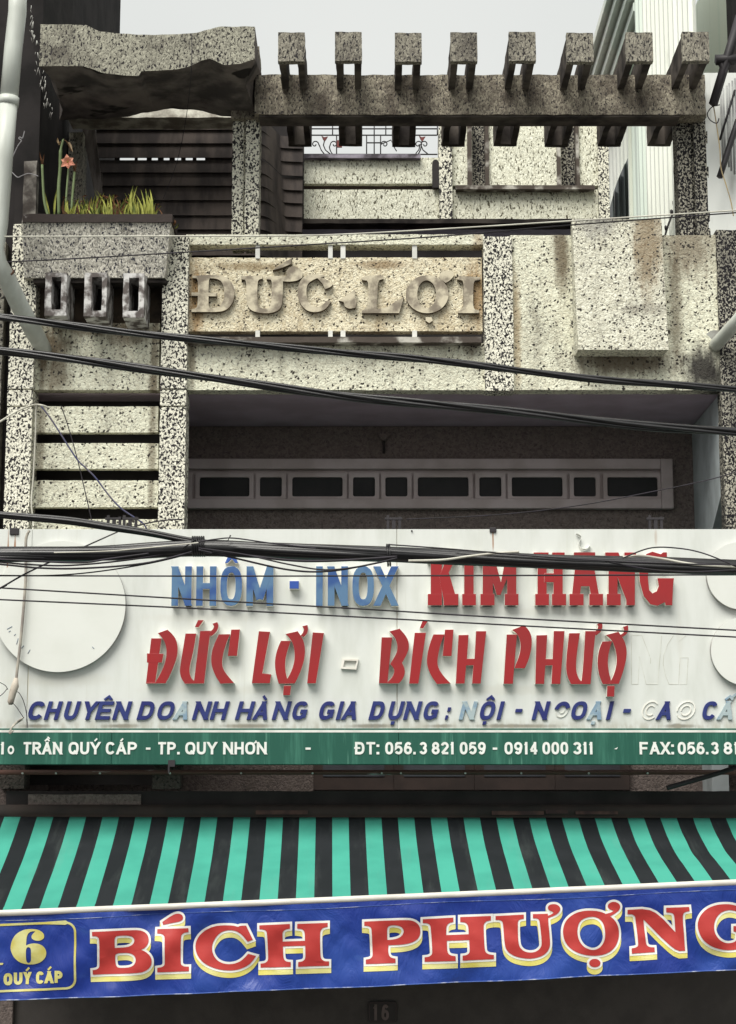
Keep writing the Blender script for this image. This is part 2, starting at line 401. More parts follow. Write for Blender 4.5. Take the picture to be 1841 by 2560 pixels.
def glyph(ch, x0, x1, zb, zt, s, acc=''):
    """letter as a list of stroke outlines filling [x0,x1] x [zb,zt]"""
    W, H = x1-x0, zt-zb; out = []
    if ch == '-': return [[[(x0,zb+H*.38),(x1,zb+H*.38),(x1,zb+H*.38+s),(x0,zb+H*.38+s)]]]
    if ch == '.': return [[[(x0,zb),(x1,zb),(x1,zb+s),(x0,zb+s)]]]
    if ch == ':': return [[[(x0,zb),(x1,zb),(x1,zb+s),(x0,zb+s)]], [[(x0,zb+H*.6),(x1,zb+H*.6),(x1,zb+H*.6+s),(x0,zb+H*.6+s)]]]
    mp = lambda p: (x0+s/2+p[0]*max(W-s, 0.0001), zb+s/2+p[1]*(H-s))
    for st in GL[ch]:
        k = st[0]; pts = [mp(p) for p in st[1:]]
        if k == 'o': out.append(stroke(pts, s, True))
        elif k == 'h': 
            (ax, ay), (bx, by) = pts
            e = s/2 if ch in 'EFLT25' else 0
            out.append([[(ax,ay-s*.46),(bx+e*.6,ay-s*.46),(bx+e*.6,ay+s*.46),(ax,ay+s*.46)]])
        elif k == 'x': out.append(stroke(pts, s*.9))
        elif len(pts) == 2:
            (ax, ay), (bx, by) = pts; d = math.hypot(bx-ax, by-ay); ex, ez = (bx-ax)/d*s, (by-ay)/d*s
            raw = [p[1] for p in st[1:]]
            if raw[0] in (0, 1): ax -= ex; ay -= ez
            if raw[1] in (0, 1): bx += ex; by += ez
            l = clip(stroke([(ax,ay),(bx,by)], s)[0], zb, zt)
            out.append([l])
        else:
            if ch in 'U': pts = [(pts[0][0], zt)] + pts[1:-1] + [(pts[-1][0], zt)]
            out.append(stroke(pts, s))
    cx = (x0+x1)/2; a = s*.75; g = s*.35
    for k in acc:
        if k == 'e': out.append(stroke([(cx-a*1.25,zt+g), (cx,zt+g+a*1.15), (cx+a*1.25,zt+g)], s*.62))
        if k == 'a': out.append(stroke([(cx-a*.5,zt+g), (cx+a*.8,zt+g+a*1.35)], s*.62))
        if k == 'A': out.append(stroke([(cx+a*.7,zt+g+a*.7), (cx+a*1.9,zt+g+a*2.0)], s*.62))
        if k == 'g': out.append(stroke([(cx-a*.9,zt+g+a*1.35), (cx+a*.4,zt+g)], s*.62))
        if k == 'G': out.append(stroke([(cx+a*.2,zt+g+a*2.3), (cx+a*1.3,zt+g+a*1.2)], s*.55))
        if k == 'd': out.append([[(cx-s*.45,zb-g-s*.85),(cx+s*.45,zb-g-s*.85),(cx+s*.45,zb-g),(cx-s*.45,zb-g)]])
        if k == 'h': out.append(stroke([(x1-s*.55,zt-s*.5), (x1+s*.15,zt-s*.1), (x1+s*.3,zt+s*.55)], s*.6))
        if k == '-': out.append([[(x0-s*.35,zb+H*.44),(x0+W*.55,zb+H*.44),(x0+W*.55,zb+H*.44+s*.75),(x0-s*.35,zb+H*.44+s*.75)]])
    return out
def put(mb, loops_list, y0, y1, m=0, ms=None, step=0.0004):
    for k, loops in enumerate(loops_list):
        if len(loops[0]) >= 3: mb.prism(loops, y0 - k*step, y1, m, ms)
def shear(loops_list, k, zb): return [[[(x+(z-zb)*k, z) for x, z in l] for l in loops] for loops in loops_list]
# ================================================================== ground
m = NT('asphalt'); c = m.mix(m.ramp(m.noise(60, 3).outputs[0], .35, .65), (0.035, .035, .036), (0.07, .068, .066)); m.bump(m.noise(90, 2).outputs[0], .4, .01); M['asphalt'] = m.done(c, .9, .2)
m = NT('paving'); c = m.mix(m.ramp(m.noise(8, 4).outputs[0], .35, .65), (0.22, .205, .185), (0.32, .30, .27)); M['paving'] = m.done(c, .9, .2)
mb = MB(); mb.face([(-300, -300, -0.15), (300, -300, -0.15), (300, 300, -0.15), (-300, 300, -0.15)])
tag(mb.build('street', M['asphalt']), kind='structure')
mb = MB(); mb.box(-60, 60, -3.2, 0.0, -0.14, 0.0)
tag(mb.build('pavement', M['paving'], bevel=.02), kind='structure')

# ================================================================== the house
house = thing('shophouse', (0, 0, 0), 'narrow shophouse clad in speckled washed stone, with relief name panel and pergola', 'house')
ZS = zof(975)          # underside of the parapet / ceiling of the balcony
def rbox(name, mat, px0, px1, py0, py1, Y, depth, parent=house, amp=.004, step=.07, y_back=None):
    x0, x1, z0, z1 = rect(px0, px1, py0, py1, Y)
    return MB().box(x0, x1, Y, Y + depth if y_back is None else y_back, z0, z1).rough(amp, 14, step).build(name, mat, parent)
XL, XR = xof(4, 1270), xof(1846, 1100)
# side walls, slabs, back walls of the body
mb = MB(); mb.box(XL + .02, XL + .17, .08, 7, 0, ZS - .02); mb.build('side_wall', M['brownwall'], house)
# the right side wall of the balcony: a sloping cut shows the dark stair behind it
yB = 1.17
x = xof(1812, 1200)
a = at(1812, 1225); zc = a.z
zb_ = zof(1985)
mb = MB()
prof = [(0.12, ZS - .01), (yB + .1, ZS - .01), (yB + .1, zb_), (0.80, zb_), (0.80, zc - .36), (0.12, zc)]
v1 = [mb.bm.verts.new((x, p[0], p[1])) for p in prof]; v2 = [mb.bm.verts.new((x + .12, p[0], p[1])) for p in prof]
mb.bm.faces.new(v1); mb.bm.faces.new(v2[::-1])
for i in range(6): mb.bm.faces.new([v1[i], v1[(i+1) % 6], v2[(i+1) % 6], v2[i]])
mb.build('balcony_side_wall', M['sidewall'], house)
mb = MB(); mb.box(x + .3, x + .4, .1, 7, 0, zof(600)); mb.build('side_wall', M['void'], house)
mb = MB(); mb.box(XL + .1, x + .125, .13, 7, ZS, ZS + .16); mb.build('ceiling', M['ceil'], house)
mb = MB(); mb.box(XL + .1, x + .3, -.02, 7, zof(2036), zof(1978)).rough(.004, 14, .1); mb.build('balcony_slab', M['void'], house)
xw = xof(1735, 1320, yB)
mb = MB(); mb.box(XL + .1, x + .3, yB, yB + .2, zof(1978), ZS - .005); mb.build('balcony_back_wall', M['brownwall'], house)
mb = MB(); mb.box(xof(30, 2300, .12), x + .3, .12, .3, 0, zof(2036) - .003); mb.build('shop_wall', simple('shop wall in awning shade tone', (.075, .068, .064), (.06, .055, .052), 5, .9, .15, .3, 60), house)  # wall colour itself dark, standing in for the shade under the awning
# balcony doors behind the sign (dark leaves in timber frames)
for (p0, p1) in ((785, 985), (985, 1185), (1185, 1385), (1385, 1570)):
    x0, x1, z0, z1 = rect(p0, p1, 1700, 1976, yB)
    d = MB().box(x0, x1, yB - .05, yB - .003, z0, z1).build('balcony_door', M['doorbrown'], house, bevel=.005)
    MB().box(x0 + .07, x1 - .07, yB - .056, yB - .04, z0 + .1, z1 - .1).build('panel', M['doorblue'], d)

# columns of the left bay, cut by two grooves
def column(pt, pb, y0, y1, Y, mat, cutrows, dep=.22):
    (a0, a1), (b0, b1) = pt, pb
    xa0, xb0 = xof(a0, y0, Y), xof(b0, y1, Y); xa1, xb1 = xof(a1, y0, Y), xof(b1, y1, Y)
    x0, x1 = (xa0 + xb0) / 2, (xa1 + xb1) / 2
    mb = MB(); rows = [y0] + cutrows + [y1]
    for i in range(len(rows) - 1):
        z1 = zof(rows[i], Y) - (.006 if i else 0); z0 = zof(rows[i+1], Y) + (.006 if i < len(rows) - 2 else 0)
        sub = MB().box(x0, x1, Y, Y + dep, z0, z1).rough(.005, 16, .06)
        me = bpy.data.meshes.new('t'); sub.bm.to_mesh(me); mb.bm.from_mesh(me); bpy.data.meshes.remove(me)
    mb.box(x0 + .015, x1 - .015, Y + .015, Y + dep - .01, zof(y1, Y) + .01, zof(y0, Y) - .01)
    return mb.build('column', mat, house)
column((25, 84), (-2, 66), 560, 1890, -.06, M['salt'], [973, 1016])
column((408, 468), (385, 456), 592, 1890, -.06, M['salt'], [973, 1016])
column((1208, 1279), (1214, 1287), 591, 976, -.03, M['salt'], [], .16)
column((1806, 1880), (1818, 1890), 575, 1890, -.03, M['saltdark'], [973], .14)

M['lowcol'] = pebble('shade toned column foot', (.12, .10, .09), (.03, .027, .026), .36, 60, (.085, .07, .063), grime=SOOT, gamt=.5, worm=60)  # shade below the sign put into the colour: the column stone made darker
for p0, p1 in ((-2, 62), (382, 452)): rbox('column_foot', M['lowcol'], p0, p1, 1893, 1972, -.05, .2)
# left bay: solid panel over concrete louvres
rbox('parapet_panel', M['cream'], 62, 398, 808, 975, .03, .14)
rbox('vent_recess', simple('brown stained recess', (.13, .10, .075), (.05, .042, .036), 5, .95, .1, .4, 40), 58, 402, 680, 812, .11, .06)
rbox('lower_wall', M['brownwall'], 70, 352, 1986, 2044, -.05, .1)
mb = MB(); x0, x1, _, _ = rect(60, 400, 900, 1400, .03)
mb.box(x0, x1, .35, .4, zof(1960), ZS + .1); mb.build('louvre_back', M['void'], house)
for (p0, p1) in ((1016, 1081), (1108, 1172), (1201, 1268), (1298, 1362), (1392, 1456)):
    rbox('louvre_slat', M['cream'], 66, 396, p0, p1, .03, .07, amp=.003)
# balcony handrail seen under the sign
h = MB(); zr = zof(1931, -.08)
h.tube([(XL - .3, -.1, zr), (XR + .3, -.1, zr)], .017, 10)
M['rusty'] = simple('rusty painted rail', (0.11, .055, .042), (0.55, .52, .5), 2.2, .55, .4, 0, 60, (1.0, 8, 8), lo=.33, hi=.40)
rail = h.build('handrail', M['rusty'], house)
for p in (56, 140, 250, 425, 603, 782, 955, 1003, 1164, 1304, 1473, 1620, 1795):
    q = at(p, 1933, -.13)
    MB().tube([(q.x, -.129, q.z), (q.x, -.104, q.z)], .007, 8).build('bolt', M['white'], rail)

# parapet: top rail, name panel held on white bars, ledge, lower panel, right panel with a raised box
rbox('parapet_rail', M['cream'], 466, 1210, 586, 611, 0, .14, amp=.005, step=.05)
npan = rbox('name_panel', M['name'], 470, 1206, 644, 828, .02, .09, amp=.003)
for p0, p1 in ((639, 650), (821, 832), (852, 864), (1031, 1043)):
    for q0, q1 in ((622, 646), (826, 843)):
        x0, x1, z0, z1 = rect(p0, p1, q0, q1, .012)
        MB().box(x0, x1, .012, .05, z0, z1 if q0 > 700 else zof(611, .05)).build('support_bar', M['white'], house)
rbox('parapet_ledge', M['ledge'], 464, 1204, 842, 856, -.09, .22, amp=.003, step=.05)
rbox('parapet_panel', M['cream'], 462, 1216, 858, 975, 0, .13)
rbox('parapet_panel', M['cream'], 1276, 1822, 588, 975, 0, .13, amp=.005)
M['boxstone'] = pebble('speckled washed stone of the raised box', (0.82, 0.81, 0.68), DK, 0.15, 64, (0.60, 0.58, 0.47), gamt=.5, glo=.5, ghi=.8, fleck=.8, chipw=.72, stains=[
    P2(1610, 620, .12, .5, (0.22, .15, .08), .75), P2(1540, 560, .3, .05, SOOT, .5), P2(1480, 575, .16, .12, (.2, .19, .19), .55), P2(1600, 790, .2, .06, (.2, .18, .15), .5)])
x0, x1, z0, z1 = rect(1438, 1662, 545, 876, -.17)
bx = MB().hexa([(x0+.012, -.19, z0), (x1+.012, -.19, z0), (x1-.01, -.15, z1), (x0-.01, -.15, z1), (x0, .02, z0), (x1, .02, z0), (x1, .02, z1), (x0, .02, z1)]).rough(.004, 14, .06)
bx.build('raised_box', M['boxstone'], house)
x0, x1, z0, z1 = rect(1436, 1664, 546, 600, 0)
MB().box(x0 + .02, x1 - .02, .021, .14, z0, z1 - .01).build('raised_box_back', M['boxstone'], house)

# planter box over the three vents
Yp = -.26
T0, T1, _, zt = rect(56, 428, 555, 556, Yp); B0, B1, zb, _ = rect(92, 408, 697, 698, Yp)
YB_ = -.14; B0, B1 = xof(60, 700, YB_), xof(412, 700, YB_); zb = zof(694, YB_)
pl = MB().hexa([(B0, YB_, zb), (B1, YB_, zb), (T1, Yp, zt), (T0, Yp, zt), (B0, .05, zb), (B1, .05, zb), (T1, .05, zt), (T0, .05, zt)]).rough(.004, 14, .06)
planter = pl.build('planter_box', M['planter'], house)
x0, x1, z0, z1 = rect(57, 431, 535, 555, Yp - .012)
mb = MB(); mb.box(x0, x1, Yp - .012, Yp + .05, z0, z1); mb.box(x0, x0 + .07, Yp + .05, .05, z0, z1); mb.box(x1 - .07, x1, Yp + .05, .05, z0, z1)
mb.rough(.006, 12, .06).build('planter_rim', simple('mossy cement rim', (0.50, .48, .46), (0.055, .045, .042), 6, .95, .1, .4, 40, lo=.60, hi=.70), planter)
mb = MB(); mb.box(x0 + .07, x1 - .07, Yp + .05, .05, zt - .01, zt + .01); mb.build('soil', simple('dry soil', (.06, .045, .03), (.03, .022, .016), 20, .95, .1, .6, 50), planter)
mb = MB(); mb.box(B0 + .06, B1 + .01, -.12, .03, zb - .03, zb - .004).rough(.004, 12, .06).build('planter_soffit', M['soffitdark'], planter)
# the vents
for (o0, o1, h0, h1, t, b) in ((113, 167, 129, 153, 681, 789), (211, 267, 229, 255, 682, 791), (308, 361, 322, 347, 683, 793)):
    Yv = -.28
    x0, x1, z0, z1 = rect(o0, o1, t, b, Yv); a0, a1, c0, c1 = rect(h0, h1, t + 11, b - 15, Yv)
    mb = MB()
    mb.box(x0, a0, Yv, .05, z0, z1); mb.box(a1, x1, Yv, .05, z0, z1); mb.box(a0, a1, Yv, .05, z0, c0); mb.box(a0, a1, Yv, .05, c1, z1)
    mb.rough(.004, 20, .05)
    v = mb.build('vent_block', M['ventgrey'], house)
    MB().box(a0 + .001, a1 - .001, .0, .03, c0 + .001, c1 - .001).build('vent_opening', M['void'], v)

# balcony back wall: the long transom window
win = thing('transom_window', (0, yB, zof(1260, yB)), None, None); win.parent = house
Yw = yB - .075
x0, x1, z0, z1 = rect(300, 1684, 1146, 1271, Yw); i0, i1, j0, j1 = rect(330, 1654, 1172, 1246, Yw)
mb = MB(); mb.box(x0, i0, Yw, yB - .002, z0, z1); mb.box(i1, x1, Yw, yB - .002, z0, z1); mb.box(i0, i1, Yw, yB - .002, z0, j0); mb.box(i0, i1, Yw, yB - .002, j1, z1)
mb.build('surround', M['wintrim'], win, bevel=.008)
panes = [(405, 470), (499, 624), (650, 705), (731, 857), (883, 938), (964, 1019), (1045, 1172), (1199, 1254), (1280, 1407), (1435, 1490), (1519, 1645)]
Ys = yB - .04
def rrect(x0, x1, z0, z1, r, n=4):
    out = []
    for cx, cz, a in ((x1-r, z1-r, 0), (x0+r, z1-r, 90), (x0+r, z0+r, 180), (x1-r, z0+r, 270)):
        out += [(cx + r*math.cos(R(a+90*k/n)), cz + r*math.sin(R(a+90*k/n))) for k in range(n+1)]
    return out
for p0, p1 in panes:
    a0, a1, c0, c1 = rect(p0, p1, 1193, 1241, Ys); s0, s1, t0, t1 = rect(p0 - 10.5, p1 + 10.5, 1183, 1245, Ys)
    sash = MB().prism([[(s0, j0 + .002), (s1, j0 + .002), (s1, t1), (s0, t1)], rrect(a0, a1, c0, c1, .015)], Ys, yB - .012, 0).build('sash', M['wintrim'], win, bevel=.003)
    MB().box(a0 - .005, a1 + .005, yB - .016, yB - .011, c0 - .005, c1 + .005).build('pane', M['glassdark'], sash)
mb = MB(); mb.box(i0, i1, yB - .0105, yB - .003, j0, j1); mb.build('window_back', M['wintrim'], win)
p = at(960, 1092, yB)
mb = MB(); mb.tube([(p.x, yB - .05, p.z), (p.x, yB - .002, p.z)], .036, 20)
lamp_ = mb.build('wall_lamp', M['brownwall'], house)
MB().box(p.x - .010, p.x + .010, yB - .03, yB - .002, p.z - .13, p.z - .04).build('lamp_stem', M['soffitdark'], lamp_)

# ------------------------------------------------------------------ terrace and pergola
fl = zof(900)
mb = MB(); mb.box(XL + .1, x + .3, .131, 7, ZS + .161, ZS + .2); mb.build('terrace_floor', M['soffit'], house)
# front posts with a vertical joint
def post(p0, pj, p1, y0, y1, Y, mat):
    x0, x1, z0, z1 = rect(p0, p1, y0, y1, Y); xj = rect(pj, p1, y0, y1, Y)[0]
    mb = MB(); a = MB().box(x0, xj - .008, Y + .03, Y + .2, z0, z1).rough(.004, 16, .06); b = MB().box(xj + .008, x1, Y, Y + .2, z0, z1).rough(.004, 16, .06)
    for q in (a, b):
        me = bpy.data.meshes.new('t'); q.bm.to_mesh(me); mb.bm.from_mesh(me); bpy.data.meshes.remove(me)
    mb.box(xj - .01, xj + .01, Y + .05, Y + .19, z0 + .01, z1 - .01)
    return mb.build('post', mat, house)
post(580, 611, 648, 296, 612, .15, M['salt'])
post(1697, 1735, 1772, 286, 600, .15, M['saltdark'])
# beam
rbox('roof_beam', M['beam'], 638, 1764, 187, 286, 0, .2, amp=.007, step=.05)
x0, x1, z0, z1 = rect(648, 1700, 187, 286, 0)
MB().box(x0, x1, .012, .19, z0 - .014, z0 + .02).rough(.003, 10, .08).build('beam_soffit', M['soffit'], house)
# purlins: hollow frames laid over the beam
Yf, Yr = -.5, 1.12
fx = [(696, 762.5), (838, 905), (986.5, 1056), (1126, 1194.6), (1274, 1339), (1418.5, 1482.7), (1565.7, 1633), (1706, 1774)]
cx = [(rect(a, b, 80, 153, Yf)[0] + rect(a, b, 80, 153, Yf)[1]) / 2 for a, b in fx]
W = sum(rect(a, b, 80, 153, Yf)[1] - rect(a, b, 80, 153, Yf)[0] for a, b in fx) / 8
z0, z1 = zof(153, Yf), zof(81, Yf)
def side(s):
    mb = MB(); mb.box(*( (cx[0]-W/2+.006, cx[0]-W/2+.052) if s < 0 else (cx[0]+W/2-.052, cx[0]+W/2-.006)), Yf + .05, Yr - .05, z0 + .004, z1 - .004); return mb.rough(.005, 12, .09)
proto = bpy.data.objects.new('purlin', None); COL.objects.link(proto); proto.location = (cx[0], 0, z0); proto.parent = house; proto.empty_display_size = .1
def partp(mb, name, mat): return mb.build(name, mat, proto)
partp(MB().box(cx[0]-W/2, cx[0]+W/2, Yf, Yf + .055, z0, z1).rough(.004, 16, .05), 'end_plate', M['grey'])
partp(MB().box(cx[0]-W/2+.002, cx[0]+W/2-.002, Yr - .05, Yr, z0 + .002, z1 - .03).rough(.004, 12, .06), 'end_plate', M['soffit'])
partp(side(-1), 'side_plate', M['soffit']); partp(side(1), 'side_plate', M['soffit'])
def children(o): return [c for c in COL.objects if c.parent == o]
pk = children(proto)
for i in range(1, 8):
    e = proto.copy(); COL.objects.link(e); e.parent = house; e.location = (cx[i], 0, z0 + .004 * math.sin(i * 2.1))
    for c in pk:
        q = c.copy(); COL.objects.link(q); q.parent = e

# canopy hood with a scooped underside
Yc, Ye = -.55, .25
top = [(104, 61), (160, 61), (214, 62), (232, 72), (250, 79), (300, 84), (370, 87), (440, 86), (490, 82), (525, 73), (548, 67), (590, 66), (637, 66)]
bot = [(98, 165), (160, 165), (210, 166), (228, 171), (255, 181), (290, 187), (350, 191), (352, 178), (440, 174), (470, 168), (505, 151), (525, 146), (560, 163), (600, 160), (638, 147)]
def interp(l, x):
    for (a, b), (c, d) in zip(l, l[1:]):
        if a <= x <= c: return b + (d-b)*(x-a)/max(c-a, 1e-6)
    return l[0][1] if x < l[0][0] else l[-1][1]
rear = [(98, 300), (230, 297), (280, 291), (320, 281), (400, 272), (480, 276), (530, 291), (570, 297), (660, 298)]
mb = MB(); N = 72; Kd = 10; g = []
for i in range(N+1):
    px = 101 + (637-101)*i/N
    t = at(px + (3 if i == 0 else 0), interp(top, px), Yc); b = at(px, interp(bot, px), Yc)
    Xi = b.x if i else xof(100, 120, Yc)
    zr = at(px*.97+10, interp(rear, px), Ye).z
    colv = [(Xi, Yc, t.z), (Xi, Yc, t.z*.67+b.z*.33), (Xi, Yc, t.z*.33+b.z*.67), (Xi, Yc, b.z)]
    for k in range(1, Kd+1):
        s = k/Kd; y = Yc + (Ye-Yc)*s
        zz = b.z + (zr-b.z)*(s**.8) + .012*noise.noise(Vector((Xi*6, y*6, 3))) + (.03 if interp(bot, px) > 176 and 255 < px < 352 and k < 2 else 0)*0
        e = 1.0
        pinch = .09*math.sin(s*3.1)  # the flanks curve in
        Xk = Xi + pinch*(1 if i < 4 else (-1 if i > N-4 else 0))*(1 - (i if i < 4 else N-i)/4 if (i < 4 or i > N-4) else 0)
        colv.append((Xk, y, zz))
    colv.append((Xi, Ye, t.z - .02)); g.append([mb.bm.verts.new(p) for p in colv])
L = len(g[0])
for i in range(N):
    for k in range(L):
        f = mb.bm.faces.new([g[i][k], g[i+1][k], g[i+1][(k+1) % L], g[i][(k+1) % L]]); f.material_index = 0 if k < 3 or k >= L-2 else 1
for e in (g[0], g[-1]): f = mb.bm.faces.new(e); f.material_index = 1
for v in mb.bm.verts:
    q = v.co*16; v.co += Vector((noise.noise(q), noise.noise(q+Vector((9, 4, 2))), noise.noise(q+Vector((3, 8, 5)))))*.004
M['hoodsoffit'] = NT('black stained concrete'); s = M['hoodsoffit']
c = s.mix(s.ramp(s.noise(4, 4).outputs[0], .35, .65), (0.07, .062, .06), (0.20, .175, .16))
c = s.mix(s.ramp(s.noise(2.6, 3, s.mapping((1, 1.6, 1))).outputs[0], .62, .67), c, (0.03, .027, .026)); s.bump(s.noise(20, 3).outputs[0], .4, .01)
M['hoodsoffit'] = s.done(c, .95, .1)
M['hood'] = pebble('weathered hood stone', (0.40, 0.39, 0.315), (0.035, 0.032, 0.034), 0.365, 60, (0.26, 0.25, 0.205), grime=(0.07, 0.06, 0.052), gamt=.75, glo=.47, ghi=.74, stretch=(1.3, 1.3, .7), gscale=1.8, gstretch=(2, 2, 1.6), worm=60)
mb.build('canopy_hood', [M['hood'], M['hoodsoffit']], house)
Yr2 = .95; x0, x1, z0, z1 = rect(170, 640, 205, 293, Yr2)
MB().box(x0, x1, Yr2, Yr2 + .25, z0, z1).rough(.006, 10, .08).build('canopy_beam', simple('stained cream concrete', (0.80, .78, .68), (0.30, .27, .23), 7, .95, .1, .4, 40), house)
x0, x1, _, _ = rect(580, 648, 150, 297, .15)
MB().box(x0, x1, .12, .36, zof(300, .15), zof(120, .15)).rough(.005, 14, .07).build('canopy_post_head', M['beam'], house)

# rear wall of the terrace
Yt = 2.2
def rr(name, mat, p0, p1, q0, q1, Y=Yt, d=.15, **k): return rbox(name, mat, p0, p1, q0, q1, Y, d, amp=.004, step=.12, **k)
rr('rear_panel', M['rear'], 748, 1098, 394, 459); rr('rear_panel', M['rear'], 750, 1098, 474, 547)
rr('rear_recess', M['doorbrown'], 750, 1098, 455, 478, Yt + .06, .05)
rr('rear_sill', simple('mauve stained sill', (.33, .30, .36), (.08, .07, .08), 8, .9, .1), 745, 1052, 386, 395, Yt - .06, .2)
rr('rear_column', M['salt'], 1098, 1131, 316, 549, Yt - .05, .2)
rr('rear_panel', M['rear'], 1131, 1496, 474, 549, Yt)
for a, b in ((1131, 1181), (1215, 1403), (1441, 1496)): rr('rear_panel', M['rear'], a, b, 300, 464, Yt)
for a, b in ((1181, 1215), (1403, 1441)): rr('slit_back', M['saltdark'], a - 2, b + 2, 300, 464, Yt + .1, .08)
for a, b in ((1169, 1180), (1214, 1223), (1392, 1402), (1441, 1449)): rr('slit_jamb', M['ledge'], a, b, 300, 463, Yt - .03, .16)
rr('rear_sill', M['ledge'], 1140, 1488, 463, 473, Yt - .08, .2)
rr('rear_column', M['salt'], 1496, 1523, 300, 549, Yt - .03, .2)
rr('rear_lintel', M['soffitdark'], 748, 1524, 547, 558, Yt - .1, .28)
rr('rear_soffit_wall', M['purple'], 700, 1500, 556, 622, Yt + .06, .1)
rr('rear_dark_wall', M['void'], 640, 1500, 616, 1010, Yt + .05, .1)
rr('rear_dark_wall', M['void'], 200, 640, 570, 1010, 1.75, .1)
# a drain spout in the rear wall
q = at(1089, 440, Yt); mb = MB(); mb.prism([[(q.x-.028, q.z-.12), (q.x+.028, q.z-.12)] + arc(q.x, q.z+.09, .028, .035, 0, 180, 8)], Yt - .055, Yt - .02, 0); mb.build('drain_slot', M['void'], house)
# grille on the rear wall, open to the sky
mb = MB(); Yg = Yt + .02
def gl(pts, r=.006):
    mb.tube([at(x_, y_, Yg) for x_, y_ in pts], r, 6)
for y_ in (322, 338): gl([(752, y_), (1094, y_)])
gl([(760, 386), (1094, 386)])
for x_ in (758, 832, 905, 936, 965, 1094): gl([(x_, 316), (x_, 338)], .005)
for x_ in (842, 917, 936, 952): gl([(x_, 338), (x_, 386)], .005)
gl([(917, 357), (952, 357)])
def scroll(cx_, cy_, s, ext):
    pts = [(cx_ + s*(2+7.5*(1-k/14))*math.cos(R(180+k*26)) , cy_ + (2+7.5*(1-k/14))*math.sin(R(180+k*26))) for k in range(14, -1, -1)]
    gl(pts + ext, .005)
for cx_, s, ext in ((836, 1, [(824, 368), (826, 376), (832, 386)]), (788, -1, [(800, 366), (804, 376), (812, 386)]), (962, 1, [(978, 350), (985, 366), (992, 378)]), (905, 1, [(920, 360)]), (1062, 1, [(1050, 362), (1048, 374), (1040, 384)]), (1046, -1, [(1054, 362), (1052, 374), (1046, 386)])):
    if cx_ == 905: continue
    scroll(cx_, 361, s, ext)
grille = mb.build('window_grille', M['iron'], house)
for cx_, cy_ in ((812, 345), (1056, 345)):
    l = [(cx_-8, cy_-6), (cx_-1, cy_-2), (cx_+8, cy_-4), (cx_+4, cy_+3), (cx_, cy_+8), (cx_-4, cy_+3)]
    MB().prism([toplane(l, Yg - .01)], Yg - .01, Yg + .005, back=True).build('tulip', M['redpaint'], grille)
    mb = MB(); mb.tube([at(a_, b_, Yg) for a_, b_ in ((cx_, cy_+6), (cx_-3, cy_+18), (cx_+2, cy_+30), (cx_+14, cy_+40))], .005, 6); mb.build('stem', M['iron'], grille)
p = at(849, 361, Yg); MB().box(p.x-.022, p.x+.022, Yg-.02, Yg, p.z-.03, p.z+.03).build('latch_plate', M['redpaint'], grille)

# shingled sheets at the left of the terrace: each sheet steps back to the right in an ogee
rows = [300, 326, 360, 396, 433, 466, 502, 540, 575, 640]
for k in range(len(rows)-1):
    mb = MB(); za, zb2 = zof(rows[k] - (8 if k != 3 else -3), 1.5), zof(rows[k+1], 1.5); lastT = None
    xs = [xof(238, 450, 1.5)] + [xof(p_, 450, 1.5) for p_ in (400, 560, 640, 655 + k*1.5, 668 + k*2, 680 + k*2.4, 690 + k*2.6, 700 + k*2.6, 752)]
    ys = [1.5, 1.5, 1.5, 1.5, 1.53, 1.62, 1.76, 1.86, 1.9, 1.92]
    P_ = crom([(a_, b_, 0) for a_, b_ in zip(xs, ys)], 4)
    for i in range(len(P_)-1):
        a_, b_ = P_[i], P_[i+1]
        q = [(a_.x, a_.y-.018, zb2), (b_.x, b_.y-.018, zb2), (b_.x, b_.y+.012, za), (a_.x, a_.y+.012, za)]
        q2 = [(a_.x, a_.y-.008, zb2), (b_.x, b_.y-.008, zb2), (b_.x, b_.y+.022, za), (a_.x, a_.y+.022, za)]
        mb.face(q); mb.face(q2[::-1]); mb.face([q[0], q2[0], q2[1], q[1]])
    bmesh.ops.remove_doubles(mb.bm, verts=mb.bm.verts[:], dist=1e-5)
    for f in mb.bm.faces: f.smooth = False
    mb.build('wall_sheet', M['slat'], house)
x0, x1, z0, z1 = rect(560, 760, 300, 560, 2.05); MB().box(x0, x1, 2.05, 2.1, z0, z1).build('rear_dark_wall', M['void'], house)
# gap in the sheets where daylight comes through: the back is open; timber and a post at the left
rr('rear_column', M['grey'], 128, 162, 318, 560, 1.2, .2); rr('rear_column', M['grey'], 170, 206, 330, 560, 1.25, .2)
a_, b_ = at(222, 322, 1.35), at(250, 505, 1.35)
MB().hexa([(b_.x-.03, 1.35, b_.z), (b_.x+.03, 1.35, b_.z), (a_.x+.05, 1.35, a_.z), (a_.x-.05, 1.35, a_.z), (b_.x-.03, 1.38, b_.z), (b_.x+.03, 1.38, b_.z), (a_.x+.05, 1.38, a_.z), (a_.x-.05, 1.38, a_.z)]).build('leaning_plank', M['wood'], house)
mb = MB()
for k, (xx, yy) in enumerate(((232, 328), (240, 358), (246, 396), (254, 436))):
    a_ = at(xx, yy, 1.43); mb.box(a_.x-.006, a_.x+.01, 1.40, 1.43, a_.z-.1, a_.z)
mb.build('sheet_clip', M['wood'], house)
for p0, p1 in ((287, 299), (337, 344), (367, 379), (395, 409), (424, 437), (453, 464), (482, 491), (513, 580)):
    x0, x1, z0, z1 = rect(p0, p1, 390, 402, 1.53); MB().box(x0, x1, 1.53, 1.56, z0, z1).build('slot_block', M['slat'], house)
